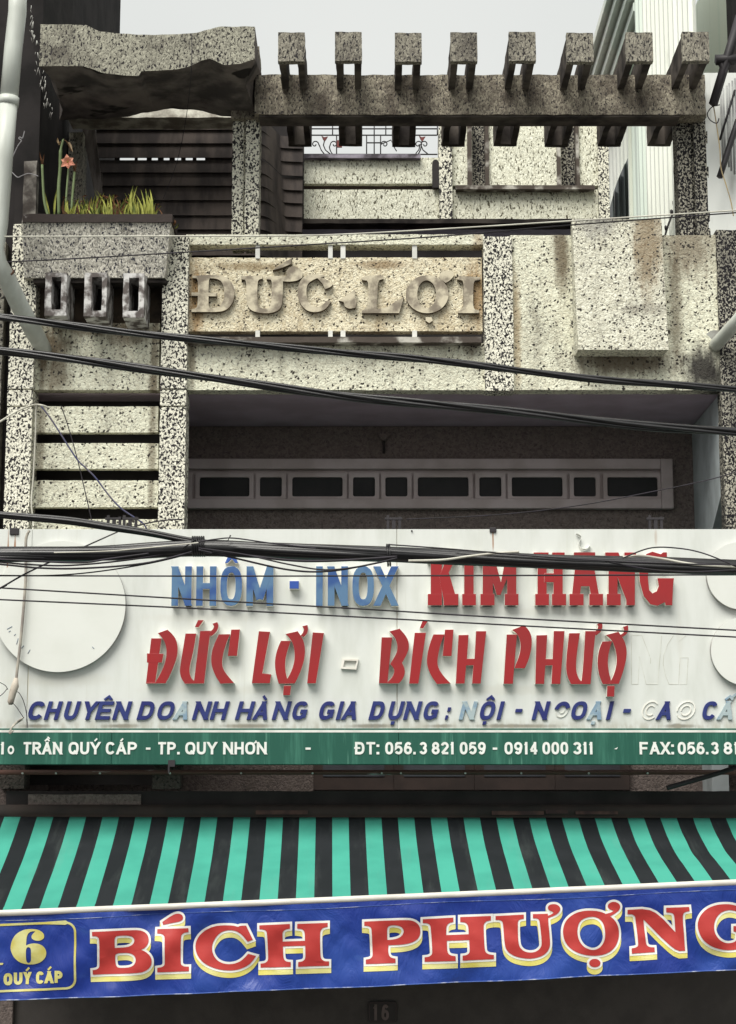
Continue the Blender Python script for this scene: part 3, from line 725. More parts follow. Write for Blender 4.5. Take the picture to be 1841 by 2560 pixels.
# relief letters on the name panel
M['reliefside'] = simple('grimy lettering edge', (.20, .165, .12), (.10, .08, .06), 12, .95, .1)
def relief(polys, ox, oy, sc, Y=.02, d=.038, mat=None):
    mb = MB()
    for k, loops in enumerate(polys):
        mb.prism([toplane(pxpoly(chaikin(l), ox, oy, sc), Y) for l in loops], Y - d - k*.0006, Y + .01, 0, 1)
    return mb.build('letter', [mat or M['relief'], M['reliefside']], npan, bevel=.003)
Z3 = (450, 570, 3.978); Z4 = (820, 570, 3.398)
relief([[[(130,492),(312,480),(302,520),(292,540),(290,780),(300,808),(318,818),(318,850),(120,850),(120,822),(160,815),(183,790),(187,540),(170,515),(130,512)]],
        [[(120,655),(370,658),(370,695),(120,690)]],
        [[(295,485),(400,482),(480,510),(530,570),(552,650),(540,740),(490,815),(420,848),(310,852),(310,812),(395,800),(440,740),(450,650),(430,560),(380,520),(300,515)]]], *Z3)
relief([[[(615,495),(825,490),(825,520),(795,525),(775,550),(775,760),(790,800),(840,820),(890,805),(915,760),(920,550),(905,528),(865,525),(865,495),(1025,490),(1030,530),(1025,770),(990,830),(920,860),(820,862),(730,845),(680,800),(668,740),(665,555),(650,530),(615,525)]],
        [[(1020,500),(1070,490),(1060,450),(1085,410),(1130,395),(1190,415),(1225,460),(1220,510),(1170,540),(1100,550),(1020,545)]],
        [[(925,435),(1005,375),(1115,318),(1105,375),(1010,415)]]], *Z3)
relief([[[(1340,475),(1430,480),(1440,500),(1380,510),(1330,530),(1280,560),(1258,620),(1265,720),(1300,780),(1350,805),(1410,790),(1470,735),(1508,745),(1470,800),(1420,840),(1340,855),(1260,835),(1200,770),(1172,680),(1180,580),(1220,510),(1280,480)]],
        [[(1365,510),(1430,505),(1525,575),(1505,600),(1445,625),(1420,565)]]], *Z3)
relief([[[(95,630),(230,535),(232,600),(248,640),(235,690),(180,700),(145,680),(135,640)]]], *Z4)
relief([[[(288,432),(330,415),(470,415),(475,445),(440,455),(425,480),(415,700),(500,690),(570,640),(645,600),(620,690),(605,735),(290,735),(290,715),(330,690),(345,640),(345,480),(330,460),(290,455)]]], *Z4)
relief([[arc(843,575,182,162,0,345,23), arc(838,575,80,118,0,345,23)],
        [[(945,410),(970,380),(1020,370),(1065,385),(1070,420),(1040,455),(1000,480),(975,465),(945,440)]],
        [[(830,770),(880,770),(890,800),(860,820),(830,800)]]], *Z4)
relief([[[(1110,420),(1295,430),(1290,455),(1250,460),(1235,480),(1232,680),(1250,705),(1285,712),(1285,735),(1105,735),(1105,715),(1140,700),(1150,670),(1150,480),(1140,460),(1095,450)]]], *Z4)

# ================================================================== plants in the planter
zp = zof(555, Yp) + .01
m = NT('leaf green'); c = m.mix(m.ramp(m.noise(9, 3).outputs[0], .35, .62), (0.05, .085, .014), (0.42, .43, .09)); M['leaf'] = m.done(c, .5, .4)
M['leafbrown'] = simple('withered leaf', (0.20, .09, .045), (0.11, .06, .03), 14, .7, .2)
M['stem'] = simple('pale green stem', (0.20, .26, .12), (0.13, .18, .07), 6, .5, .4)
M['petal'] = simple('salmon petal', (0.72, .34, .22), (0.62, .25, .17), 12, .6, .3)
def blade(mb, base, tip, w, bend=(0, 0, 0), m=0, n=6):
    b, t, k = Vector(base), Vector(tip), Vector(bend)
    side = Vector((1, .25, 0)).normalized(); L = None
    for i in range(n+1):
        s = i/n; p = b.lerp(t, s) + k*math.sin(s*3.1416)
        ww = w*(1-s**2.2)*(.75+.5*min(s*3, 1)*.5) + .0008
        cur = [mb.bm.verts.new(p - side*ww), mb.bm.verts.new(p + Vector((0, .006, 0))), mb.bm.verts.new(p + side*ww)]
        if L:
            for j in (0, 1):
                f = mb.bm.faces.new([L[j], L[j+1], cur[j+1], cur[j]]); f.material_index = m; f.smooth = True
        L = cur
def pt(px, py, Y): return at(px, py, Y)
Yq = Yp + .12
# amaryllis in flower
b = pt(148, 530, Yq)
am = thing('amaryllis', (b.x, Yq, zp), 'tall amaryllis with one open salmon pink flower in the concrete planter', 'plant')
def stem(path, r, parent, mat=M['stem']): return MB().tube(crom([pt(x_, y_, Yq - .02) for x_, y_ in path], 5), r, 8).build('stem', mat, parent)
stem([(148, 540), (147, 470), (151, 420), (152, 378), (158, 352), (160, 350)], [.012]*16 + [.008]*10, am)
stem([(163, 540), (167, 480), (171, 430), (172, 420)], .007, am)
stem([(160, 350), (168, 355), (176, 372), (180, 378)], .004, am, M['leafbrown'])
f0 = pt(170, 406, Yq - .06)
mb = MB()
for k in range(6):
    a = R(90 + 60*k + 8); d = Vector((math.cos(a), -.35, math.sin(a))).normalized(); s = Vector((-math.sin(a), 0, math.cos(a)))
    Ln, wd = (.062 if k % 2 == 0 else .054), .017
    c0 = f0 + Vector((0, .012, 0)); c1 = f0 + d*Ln*.55 + Vector((0, -.004, 0)); c2 = f0 + d*Ln + Vector((0, .012, 0))
    for sg in (-1, 1): mb.face([c0, c1 + s*wd*sg, c2, c1 + Vector((0, .005, 0))])
for f in mb.bm.faces: f.smooth = False
fl_ = mb.build('flower', M['petal'], am)
mb = MB(); mb.tube([f0, f0 + Vector((.004, -.03, -.004))], .005, 6); mb.build('stamen', simple('yellow stamen', (.35, .28, .05)), fl_)
mb = MB(); blade(mb, pt(172, 355, Yq-.03), pt(182, 380, Yq-.03), .008, (0, 0, .01)); blade(mb, pt(146, 358, Yq-.02), pt(144, 344, Yq-.02), .007); blade(mb, pt(148, 362, Yq-.02), pt(152, 352, Yq-.03), .006)
mb.build('withered_bud', simple('pale withered bud', (.52, .40, .26), (.3, .2, .1), 20), am)
mb = MB(); blade(mb, pt(136, 540, Yq), pt(150, 452, Yq), .007, (-.012, 0, 0)); blade(mb, pt(166, 540, Yq), pt(172, 500, Yq), .006); mb.build('leaf', M['leaf'], am)
# bud stalks
def stalk(px, base, top_, label, withered):
    b = pt(px, 530, Yq); o = thing('amaryllis', (b.x, Yq, zp), label, 'plant')
    stem([(px, 542), ((px+base)/2 - 3, (542+top_)/2 + 20), (base, top_)], .009, o)
    mb = MB()
    for k in range(4): blade(mb, pt(base, top_, Yq-.02), pt(base + (-7, 5, -3, 9)[k], top_ - (34, 28, 14, 2)[k], Yq-.03), .005)
    mb.build('withered_bud', M['leafbrown'] if withered else M['petal'], o)
    mb = MB(); blade(mb, pt(px+4, 545, Yq), pt((px+base)/2 - 2, (542+top_)/2, Yq), .008); mb.build('leaf', M['leaf'], o)
stalk(121, 106, 412, 'leaning amaryllis stalk with a withered brown bud, at the left end of the planter', True)
stalk(180, 187, 430, 'short amaryllis stalk with a dry forked tip, right of the pink flower', True)
# succulent clumps
def clump(px0, px1, n, h0, h1, label, brown, group=None, wid=.009, spread=.05, seed=1):
    random.seed(seed)
    b = pt((px0+px1)/2, 535, Yq); o = thing('leafy_clump', (b.x, Yq, zp), label, 'plant', group)
    for j, mat in ((0, M['leaf']), (1, M['leafbrown'])):
        mb = MB(); k = 0
        for i in range(n):
            if (random.random() < brown) != (j == 1): continue
            px = px0 + (px1-px0)*random.random(); y_ = Yq + random.uniform(-.07, .10)
            q = pt(px, 545, y_); q.z = zp - .01
            h = random.uniform(h0, h1); tip = q + Vector((random.uniform(-spread, spread), random.uniform(-.04, .02), h))
            blade(mb, q, tip, wid*random.uniform(.6, 1.2), (random.uniform(-.045, .045), random.uniform(-.03, .01), 0)); k += 1
            if j == 1 and random.random() < .7:
                for _ in range(4):
                    e = tip + Vector((random.uniform(-.03, .03), random.uniform(-.02, .02), random.uniform(-.02, .015))); blade(mb, tip, e, .006, m=0, n=3)
        if k: mb.build('leaf' if j == 0 else 'withered_leaf', mat, o)
        else: mb.bm.free()
clump(165, 225, 60, .10, .20, 'low green clump of leaves at the foot of the amaryllis stems', .2, seed=3)
clump(222, 322, 150, .11, .25, 'wide tangled clump of green leaves with curled brown tips, middle of the planter', .38, seed=5, spread=.07)
clump(328, 378, 26, .15, .31, 'upright spiky clump of yellow green leaves, right half of the planter', .05, seed=9, wid=.011, spread=.04)
clump(382, 404, 10, .12, .20, 'small spiky tuft of pale leaves at the right end of the planter', .1, seed=12, wid=.008, spread=.05)
clump(430, 438, 4, .03, .07, 'tiny dry tuft hanging over the planter corner', .9, seed=15, wid=.006, spread=.05)
random.seed(7)

# ================================================================== the shop sign
Ysn = -.5
def srect(a, b, c, d, Y=Ysn): return rect(a, b, c, d, Y)
x0, x1, z0, z1 = srect(-70, 1930, 1323, 1822)
p = at(920, 1910, Ysn)
sign = thing('shop_sign', (0, Ysn + .1, p.z), 'long white shop sign over a green address strip, with raised blue and red plastic letters', 'sign')
RUST = (0.30, .115, .03)
s = NT('white sign paint')
c = s.mix(s.ramp(s.noise(2.2, 4, s.mapping((4, 1, 1))).outputs[0], .35, .75), (0.69, .71, .68), (0.605, .625, .585))
c = s.mix(s.ramp(s.noise(1.0, 4, s.mapping((22, 1, 1.0))).outputs[0], .62, .8, 0, .35), c, (0.50, .50, .42))
st = []
for px, py, w_, h_ in ((20, 1390, .006, .17), (37, 1390, .007, .16), (1233, 1345, .006, .09), (1640, 1345, .012, .07)): st.append(P2(px, py, w_, h_, RUST, .9 if px < 1500 else .3, Ysn))
for px, w_ in ((300, .12), (620, .2), (930, .16), (1290, .3), (1700, .12), (90, .1), (1100, .1)): st.append(P2(px, 1815, w_, .016, (0.12, .10, .07), .75, Ysn))
st.append(P2(993, 1480, .004, .5, (.42, .36, .25), .6, Ysn)); st.append(P2(993, 1730, .005, .2, (.3, .25, .17), .7, Ysn))
for px, py, w_, h_, a_ in ((150, 1700, .35, .05, .4), (520, 1545, .5, .03, .25), (1290, 1725, .6, .035, .35), (560, 1725, .6, .035, .35), (1250, 1530, .5, .03, .3), (1700, 1600, .02, .3, .25), (420, 1660, .015, .3, .2)): st.append(P2(px, py, w_, h_, (.58, .57, .50), a_, Ysn))
st.append(P2(70, 1720, .005, .22, (.55, .5, .33), .5, Ysn))
c = s.stain(None, c, st)
zz = s.sep()[2]; band = s.ramp(zz, zof(1790, Ysn), zof(1819, Ysn), 0, .55)
c = s.mix(s.math('MULTIPLY', band, s.ramp(s.noise(9, 4, s.mapping((3, 1, 1))).outputs[0], .3, .65)), c, (0.36, .33, .25))
M['signwhite'] = s.done(c, .45, .4)
seams = [x0, xof(73, 1600, Ysn), xof(993, 1600, Ysn), x1]
mb = MB()
for a_, b_ in zip(seams, seams[1:]): mb.box(a_ + .0012, b_ - .0012, Ysn, Ysn + .03, z0, z1)
mb.box(x0 + .02, x1 - .02, Ysn + .012, Ysn + .16, z0 + .01, z1 - .02)
board = mb.build('board', M['signwhite'], sign, bevel=.001)
# green address strip
g0, g1 = zof(1911, Ysn), zof(1821, Ysn)
s = NT('streaked green sign paint')
c = s.mix(s.ramp(s.noise(1.0, 4, s.mapping((17, 1, 1.1)), .7).outputs[0], .46, .72, 0, .9), (0.014, .092, .064), (0.045, .175, .125))
c = s.mix(s.ramp(s.noise(1.0, 3, s.mapping((45, 1, 2.5))).outputs[0], .62, .74, 0, .5), c, (0.14, .33, .25))
M['signgreen'] = s.done(c, .45, .4)
gx = [x0, xof(280, 1870, Ysn), xof(997, 1870, Ysn), x1]
mb = MB()
for a_, b_ in zip(gx, gx[1:]): mb.box(a_ + .001, b_ - .001, Ysn - .012, Ysn + .15, g0, g1)
band = mb.build('address_band', M['signgreen'], sign, bevel=.002)
mb = MB(); a_, b_ = zof(1831, Ysn-.014), zof(1825, Ysn-.014); mb.box(x0, x1, Ysn - .0135, Ysn - .011, a_, b_); mb.build('white_line', M['white'], band)
M['letterwhite'] = simple('white vinyl lettering', (0.82, .83, .80), (0.72, .74, .70), 20, .5, .3)
CW = {'1': .55, 'I': .42, '.': .3, ':': .3, 'M': 1.2, 'N': 1.08, 'Q': 1.12, 'O': 1.1, 'T': .95, 'Y': 1.05, 'A': 1.08}
def word(chars, px0, px1, pt_, pb_, Y, sp, parent, mat, gap=.16, depth=.004, name='letter', tilt=0.0):
    """chars: list of (char, accents) spread between two pixel columns"""
    tot = sum(CW.get(c_, 1) for c_, _ in chars) + gap*(len(chars)-1); x_ = px0; u = (px1-px0)/tot
    for c_, acc in chars:
        w_ = CW.get(c_, 1)*u; mid = x_ + w_/2; dy = tilt*(mid)
        a0, a1, zb_, zt_ = rect(x_, x_ + w_, pt_ + dy, pb_ + dy, Y); ss = (zt_-zb_)*sp
        mb = MB(); put(mb, glyph(c_, a0, a1, zb_, zt_, ss, acc), Y - depth, Y + .0005, 0, None, .0003); mb.build(name, mat, parent)
        x_ += w_ + gap*u
Yb = Ysn - .012
def W_(s, *acc):
    d = dict(acc); return [(ch, d.get(i, '')) for i, ch in enumerate(s)]
def zx(x): return x/1.7728
def zy(x): return 920 + x/1.771
T_, B_ = 1855, 1886
GW = .2
word(W_('1'), zx(2), zx(22), T_, B_, Yb, GW, band, M['letterwhite'])
mb = MB(); a0, a1, zb_, zt_ = rect(zx(35), zx(64), 1864, 1886, Yb); put(mb, [[arc((a0+a1)/2, (zb_+zt_)/2, (a1-a0)/2, (zt_-zb_)/2, 0, 345, 15), arc((a0+a1)/2, (zb_+zt_)/2, (a1-a0)/2*.5, (zt_-zb_)/2*.5, 0, 345, 15)]], Yb - .004, Yb); mb.build('letter', M['letterwhite'], band)
word(W_('TRAN', (2, 'eG')), zx(103), zx(277), T_, B_, Yb, GW, band, M['letterwhite'])
word(W_('QUY', (2, 'a')), zx(305), zx(445), T_, B_, Yb, GW, band, M['letterwhite'])
word(W_('CAP', (1, 'a')), zx(470), zx(608), T_, B_, Yb, GW, band, M['letterwhite'])
word(W_('-'), zx(648), zx(668), T_, B_, Yb, .17, band, M['letterwhite'])
word(W_('TP.'), zx(700), zx(798), T_, B_, Yb, GW, band, M['letterwhite'])
word(W_('QUY'), zx(822), zx(962), T_, B_, Yb, GW, band, M['letterwhite'])
word(W_('NHON', (2, 'h')), zx(990), zx(1183), T_, B_, Yb, GW, band, M['letterwhite'])
word(W_('-'), zx(1355), zx(1378), T_, B_, Yb, .17, band, M['letterwhite'])
word(W_('DT:', (0, '-')), 888, zy(51), T_, B_, Yb, GW, band, M['letterwhite'])
for tx, a_, b_ in (('056.', 77, 212), ('3', 228, 262), ('821', 283, 383), ('059', 407, 522), ('-', 553, 573), ('0914', 605, 753), ('000', 773, 887), ('311', 908, 998), ('FAX:', 1203, 1355), ('056.', 1372, 1507), ('3', 1518, 1553), ('81', 1575, 1640)):
    word(W_(tx), zy(a_), zy(b_), T_, B_, Yb, .17 if tx == "-" else GW, band, M['letterwhite'])
mb = MB(); q = at(zy(1099), 1871, Yb); mb.prism([[(q.x-.012, q.z-.004), (q.x+.004, q.z+.004), (q.x+.012, q.z+.008), (q.x+.004, q.z-.006)]], Yb-.003, Yb); mb.build('letter_fragment', M['letterwhite'], band)

# discs
M['disc'] = simple('blank cream disc', (0.73, .745, .705), (0.69, .705, .66), 3, .4, .4)
M['discside'] = simple('grey disc rim', (0.55, .55, .52), (0.3, .28, .27), 8, .6, .3)
for cx_, cy_, r_ in ((149, 1515, 166), (1853, 1439, 86), (1864, 1628, 86)):
    q = at(cx_, cy_, Ysn - .045); rr_ = r_ * (Ysn - .045 - CAM.y) / FPX * 1.0
    l = arc(q.x, q.z, rr_, rr_, 0, 356, 89)
    d_ = MB().prism([l], Ysn - .045, Ysn - .001, 0, 1).build('disc', [M['disc'], M['discside']], sign, bevel=.003)
    if r_ > 100:
        mb = MB()
        for (ax, ay, bx_, by_) in ((18, 1573, 31, 1566), (22, 1580, 27, 1577), (36, 1589, 40, 1585), (42, 1611, 46, 1596), (54, 1621, 60, 1614), (70, 1634, 76, 1624), (231, 1617, 236, 1622)):
            mb.tube([at(ax, ay, Ysn - .046), at(bx_, by_, Ysn - .046)], .0022, 5)
        mb.build('paint_remnant', simple('grey blue paint remnant', (.16, .22, .30)), d_)

# raised letters -------------------------------------------------------------
M['side'] = simple('white letter return', (0.86, .84, .78), (0.7, .67, .6), 8, .6, .3)
s = NT('faded blue plastic'); c = s.mix(s.ramp(s.noise(5, 3).outputs[0], .42, .66), (0.10, .195, .33), (0.035, .09, .27)); M['blue'] = s.done(c, .35, .4)
s = NT('royal blue plastic'); c = s.mix(s.ramp(s.noise(6, 3).outputs[0], .4, .66), (0.035, .09, .37), (0.06, .14, .42)); M['royal'] = s.done(c, .35, .4)
s = NT('faded red plastic'); c = s.mix(s.ramp(s.noise(3, 3).outputs[0], .35, .7), (0.33, .019, .022), (0.27, .023, .025)); M['red'] = s.done(c, .4, .4)
s = NT('navy plastic'); c = s.mix(s.ramp(s.noise(8, 3).outputs[0], .35, .7), (0.02, .026, .15), (0.03, .045, .18)); M['navy'] = s.done(c, .4, .4)
s = NT('bleached blue plastic'); c = s.mix(s.ramp(s.noise(14, 3).outputs[0], .4, .6), (0.38, .46, .48), (0.22, .32, .42)); M['bleach'] = s.done(c, .6, .3)
D1 = .06
Y1 = Ysn - D1
def pxglyph(ch, a, b, t, bt, sp, acc, Y):
    x0, x1, zb_, zt_ = rect(a, b, t, bt, Y); return glyph(ch, x0, x1, zb_, zt_, (zt_-zb_)*sp, acc), zb_, zt_
for ch, a_, b_ in (('N', 429.4, 479.6), ('H', 491, 541.6), ('O', 551, 606), ('M', 616.4, 684), ('I', 790.5, 807.6), ('N', 820, 870.4), ('O', 881, 936), ('X', 937.7, 992.8)):
    gl_, zb_, zt_ = pxglyph(ch, a_, b_, 1415, 1515, .168, '', Y1)
    mb = MB(); put(mb, gl_, Y1, Ysn - .001, 0, 1)
    if ch == 'O' and a_ < 600:
        l = [(562, 1408), (570, 1390), (578, 1386), (588, 1390), (597, 1408), (588, 1408), (580, 1397), (570, 1408)]
        mb.prism([toplane(l, Y1)], Y1, Ysn, 2, 1)
    mb.build('letter', [M['blue'], M['side'], M['royal']], sign, bevel=.003)
mb = MB(); mb.prism([toplane([(724, 1452), (748, 1452), (748, 1472), (724, 1472)], Y1)], Y1, Ysn, 0, 1); mb.build('hyphen', [M['royal'], M['side']], sign, bevel=.003)
# slab serif red row
def q2(l): return pxpoly(l, 1000, 1310, 1.9394)
def slab(strokes):
    mb = MB()
    for k, l in enumerate(strokes):
        mb.prism([toplane(q2(c_), Y1) for c_ in l], Y1 - k*.0004, Ysn - .001, 0, 1)
    return mb.build('letter', [M['red'], M['side']], sign, bevel=.003)
def bxp(a, b, c, d): return [[(a, c), (b, c), (b, d), (a, d)]]
slab([bxp(150, 204, 137, 395), bxp(135, 205, 338, 395), bxp(135, 205, 137, 190), [[(190, 258), (232, 150), (280, 150), (238, 235), (285, 395), (215, 395), (200, 300)]], bxp(212, 285, 338, 395), bxp(215, 275, 137, 190)])
slab([bxp(312, 358, 137, 395), bxp(302, 370, 338, 395), bxp(302, 370, 137, 190)])
slab([bxp(402, 452, 137, 395), bxp(390, 460, 338, 395), [[(400, 137), (452, 137), (490, 280), (518, 137), (568, 137), (518, 270), (488, 345), (470, 345), (440, 250)]], bxp(520, 565, 137, 395), bxp(508, 576, 338, 395), bxp(385, 450, 137, 185), bxp(520, 572, 137, 185)])
slab([bxp(668, 712, 137, 395), bxp(656, 724, 338, 395), bxp(648, 722, 137, 190), bxp(745, 790, 137, 395), bxp(737, 807, 338, 395), bxp(738, 800, 137, 190), bxp(700, 750, 238, 283)])
slab([[[(850, 200), (890, 137), (930, 137), (975, 395), (935, 395), (918, 300), (880, 300), (868, 395), (830, 395)]], bxp(872, 925, 255, 303), bxp(822, 892, 338, 395), bxp(918, 986, 338, 395), bxp(843, 948, 137, 165)])
slab([bxp(1012, 1056, 137, 395), bxp(1003, 1072, 338, 395), [[(1012, 137), (1060, 137), (1140, 330), (1140, 395), (1108, 395), (1040, 220)]], bxp(1098, 1140, 137, 395), bxp(995, 1058, 137, 190), bxp(1088, 1146, 137, 190)])
slab([[[(1296, 137), (1296, 215), (1255, 215), (1245, 185), (1225, 178), (1208, 195), (1204, 260), (1210, 320), (1225, 335), (1245, 325), (1255, 300), (1248, 262), (1330, 262), (1326, 300), (1322, 395), (1288, 395), (1285, 380), (1250, 397), (1215, 390), (1182, 350), (1163, 280), (1160, 230), (1170, 180), (1195, 145), (1225, 133), (1265, 145), (1275, 137)]]])
# curl of peeling film above the red row
mb = MB(); pth = crom([at(x_, y_, Ysn - .03) for x_, y_ in ((1441, 1335), (1452, 1343), (1447, 1358), (1452, 1372), (1466, 1373), (1476, 1362))], 6)
for a_, b_ in zip(pth, pth[1:]): mb.face([(a_.x, Ysn-.002, a_.z), (b_.x, Ysn-.002, b_.z), (b_.x+.004, Ysn-.035, b_.z+.004), (a_.x+.004, Ysn-.035, a_.z+.004)])
mb.build('peeling_film', M['white'], sign)
# blunt red row
def red(polys, ox, oy, sc):
    mb = MB()
    for k, l in enumerate(polys):
        mb.prism([toplane(pxpoly(chaikin(l, 2, 38), ox, oy, sc), Y1)], Y1 - k*.0004, Ysn - .001, 0, 1)
    return mb.build('letter', [M['red'], M['side']], sign, bevel=.002)
A3 = (340, 1530, 3.262); A4 = (900, 1530, 3.262); A5 = (1240, 1530, 2.7138)
red([[(125,213),(210,213),(160,570),(155,583),(82,580)], [(90,337),(228,340),(213,413),(90,413)],
     [(178,172),(258,143),(300,180),(330,225),(345,290),(338,365),(310,445),(275,525),(243,583),(82,585),(82,575),(160,572),(200,505),(235,425),(252,345),(245,265),(215,210)]], *A3)
red([[(405,175),(493,175),(470,320),(440,440),(437,495),(455,545),(475,560),(485,480),(525,155),(612,153),(600,220),(557,583),(400,585),(370,540),(358,490),(362,440),(380,330)],
     [(625,95),(665,82),(675,110),(668,145),(640,180),(610,200),(600,165),(630,140),(638,118)], [(508,66),(553,66),(512,125),(482,122)]], *A3)
red([[(675,182),(770,180),(740,250),(712,340),(703,420),(715,470),(750,520),(803,580),(690,585),(650,525),(620,450),(612,390),(620,320),(640,260),(660,215)], [(778,142),(850,140),(826,358),(750,360),(752,340)]], *A3)
red([[(1003,155),(1095,160),(1032,500),(1105,508),(1093,582),(945,582)]], *A3)
red([[(1183,235),(1265,235),(1235,320),(1218,400),(1220,480),(1235,545),(1250,585),(1165,585),(1140,500),(1132,420),(1140,350),(1160,285)],
     [(1220,178),(1320,155),(1345,190),(1370,235),(1383,310),(1375,390),(1350,470),(1320,540),(1298,582),(1200,585),(1235,545),(1265,490),(1290,420),(1297,340),(1285,270),(1260,220)],
     [(1357,115),(1400,105),(1407,140),(1400,175),(1370,205),(1340,195),(1365,165),(1370,140)], [(1207,600),(1268,600),(1258,680),(1200,680)]], *A3)
red([[(1443,165),(1535,170),(1468,583),(1397,583)]], *A3)
red([[(178,205),(265,205),(240,430),(225,583),(155,583)], [(240,158),(325,135),(370,185),(398,235),(403,290),(385,345),(345,415),(365,455),(370,500),(350,550),(320,582),(225,583),(225,570),(262,535),(282,490),(275,455),(245,425),(280,370),(305,320),(305,260),(285,205)]], *A4)
red([[(448,168),(540,168),(478,585),(402,585)], [(512,70),(558,70),(515,135),(488,132)]], *A4)
red([[(600,182),(692,182),(660,260),(640,350),(632,415),(645,465),(685,525),(743,583),(628,588),(580,520),(550,445),(545,385),(555,315),(575,245)], [(695,143),(765,142),(748,360),(675,360)]], *A4)
red([[(805,187),(888,185),(875,380),(935,380),(948,155),(1032,155),(985,585),(915,585),(925,435),(868,437),(855,585),(782,585)]], *A4)
red([[(1198,182),(1282,182),(1248,587),(1173,587)], [(1240,145),(1340,107),(1375,140),(1400,190),(1405,250),(1395,330),(1370,410),(1345,460),(1263,460),(1265,440),(1295,370),(1312,300),(1308,235),(1285,180)]], *A4)
red([[(275,157),(350,155),(340,318),(385,318),(393,128),(467,128),(437,489),(377,489),(383,362),(337,365),(328,489),(268,489)]], *A5)
red([[(497,143),(572,142),(553,260),(545,350),(547,410),(565,455),(580,468),(590,400),(607,128),(680,128),(672,180),(643,490),(510,490),(485,440),(475,380),(480,290)], [(685,82),(722,72),(726,100),(715,135),(680,160),(665,140),(690,115),(694,98)]], *A5)
red([[(722,200),(790,197),(770,260),(760,330),(765,400),(785,470),(780,490),(725,490),(700,430),(688,350),(695,280),(705,240)],
     [(745,155),(832,133),(860,170),(883,220),(891,280),(880,350),(860,420),(835,488),(760,490),(785,460),(810,400),(822,330),(815,265),(795,205),(775,180)],
     [(862,100),(897,90),(901,120),(890,150),(860,170),(840,158),(865,140),(870,120)], [(755,500),(807,500),(803,575),(753,575)]], *A5)
# glue outlines where two letters and a hyphen have dropped off
M['glue'] = simple('grey glue line', (0.50, .50, .44), (0.64, .65, .60), 12, .7, .2)
def ghost(paths, ox, oy, sc, w=.0035, d=.0012, mat=None, name='glue_outline'):
    mb = MB()
    for k, l in enumerate(paths):
        l2 = toplane(pxpoly(l, ox, oy, sc), Ysn)
        for s_ in stroke(l2, w): mb.prism([s_], Ysn - d - k*.0002, Ysn + .0005)
    return mb.build(name, mat or M['glue'], sign)
ghost([[(920,490),(920,158),(990,158),(1045,300)], [(920,490),(965,490),(975,300),(1020,490),(1098,490),(1118,250),(1125,160)], [(1050,310),(1050,350)]], *A5)
ghost([[(1205,160),(1165,220),(1140,290),(1135,350),(1150,430),(1175,490),(1240,490),(1250,310),(1305,310),(1295,490),(1250,490)], [(1290,160),(1240,200)]], *A5)
mb = MB(); mb.prism([toplane(pxpoly([(1518,615),(1590,618),(1580,664),(1512,660)], 0, 1300, 1.7728), Ysn), toplane(pxpoly([(1528,623),(1582,626),(1574,656),(1522,652)], 0, 1300, 1.7728), Ysn)], Ysn - .02, Ysn); mb.build('empty_hyphen_rim', [M['side']], sign)
# italic navy row
D2 = .013; Y2 = Ysn - D2; SH = .27
for ch, a_, b_, acc, mat in (('C', 67.5, 113.7, '', 0), ('H', 110.8, 154.1, '', 0), ('U', 157.4, 199.9, '', 0), ('Y', 203, 244.4, '', 0), ('E', 238.3, 284.8, 'e', 0), ('N', 281.6, 328.1, '', 0),
        ('D', 342.7, 388, '', 0), ('O', 390, 438.6, '', 0), ('A', 434.6, 475, '', 1), ('N', 481, 527.7, '', 0), ('H', 525.6, 572, '', 0), ('H', 588.4, 636, '', 0), ('A', 633, 674.6, 'g', 0),
        ('N', 680.4, 727.5, '', 0), ('G', 727.5, 771.9, '', 0), ('G', 794.6, 839.4, '', 0), ('I', 839.7, 859.4, '', 0), ('A', 855, 896.7, '', 0), ('D', 922, 964, '', 0), ('U', 968, 1010.5, 'd', 0),
        ('N', 1008.5, 1054.4, '', 0), ('G', 1055.6, 1099.6, '', 0), ('N', 1147.8, 1193, '', 1), ('O', 1196.5, 1240.8, 'ed', 0), ('I', 1242, 1260.5, '', 0), ('N', 1330, 1375, '', 0),
        ('O', 1425, 1471, '', 0), ('A', 1469, 1510, 'd', 1), ('I', 1515.6, 1532, '', 0), ('A', 1641.6, 1683, '', 0), ('C', 1753, 1796.4, '', 0), ('A', 1794, 1837, 'eA', 1), ('P', 1846, 1886, '', 0)):
    gl_, zb_, zt_ = pxglyph(ch, a_ - 1, b_ - (9.5 if ch != 'A' else 8), 1753, 1799.5, .215, acc, Y2)
    mb = MB(); put(mb, shear(gl_, SH, zb_), Y2, Ysn - .001, 0); mb.build('letter', M['bleach'] if mat else M['navy'], sign, bevel=.002)
for a_, b_, t_, u_ in ((1112, 1119, 1788, 1799), (1118, 1126, 1768, 1779), (1288, 1305, 1772, 1781), (1558, 1576, 1772, 1782)):
    mb = MB(); x0_, x1_, z0_, z1_ = rect(a_, b_, t_, u_, Y2); put(mb, shear([[[(x0_, z0_), (x1_, z0_), (x1_, z1_), (x0_, z1_)]]], SH, z0_), Y2, Ysn - .001); mb.build('colon_dot' if b_ - a_ < 12 else 'hyphen', M['navy'], sign, bevel=.002)
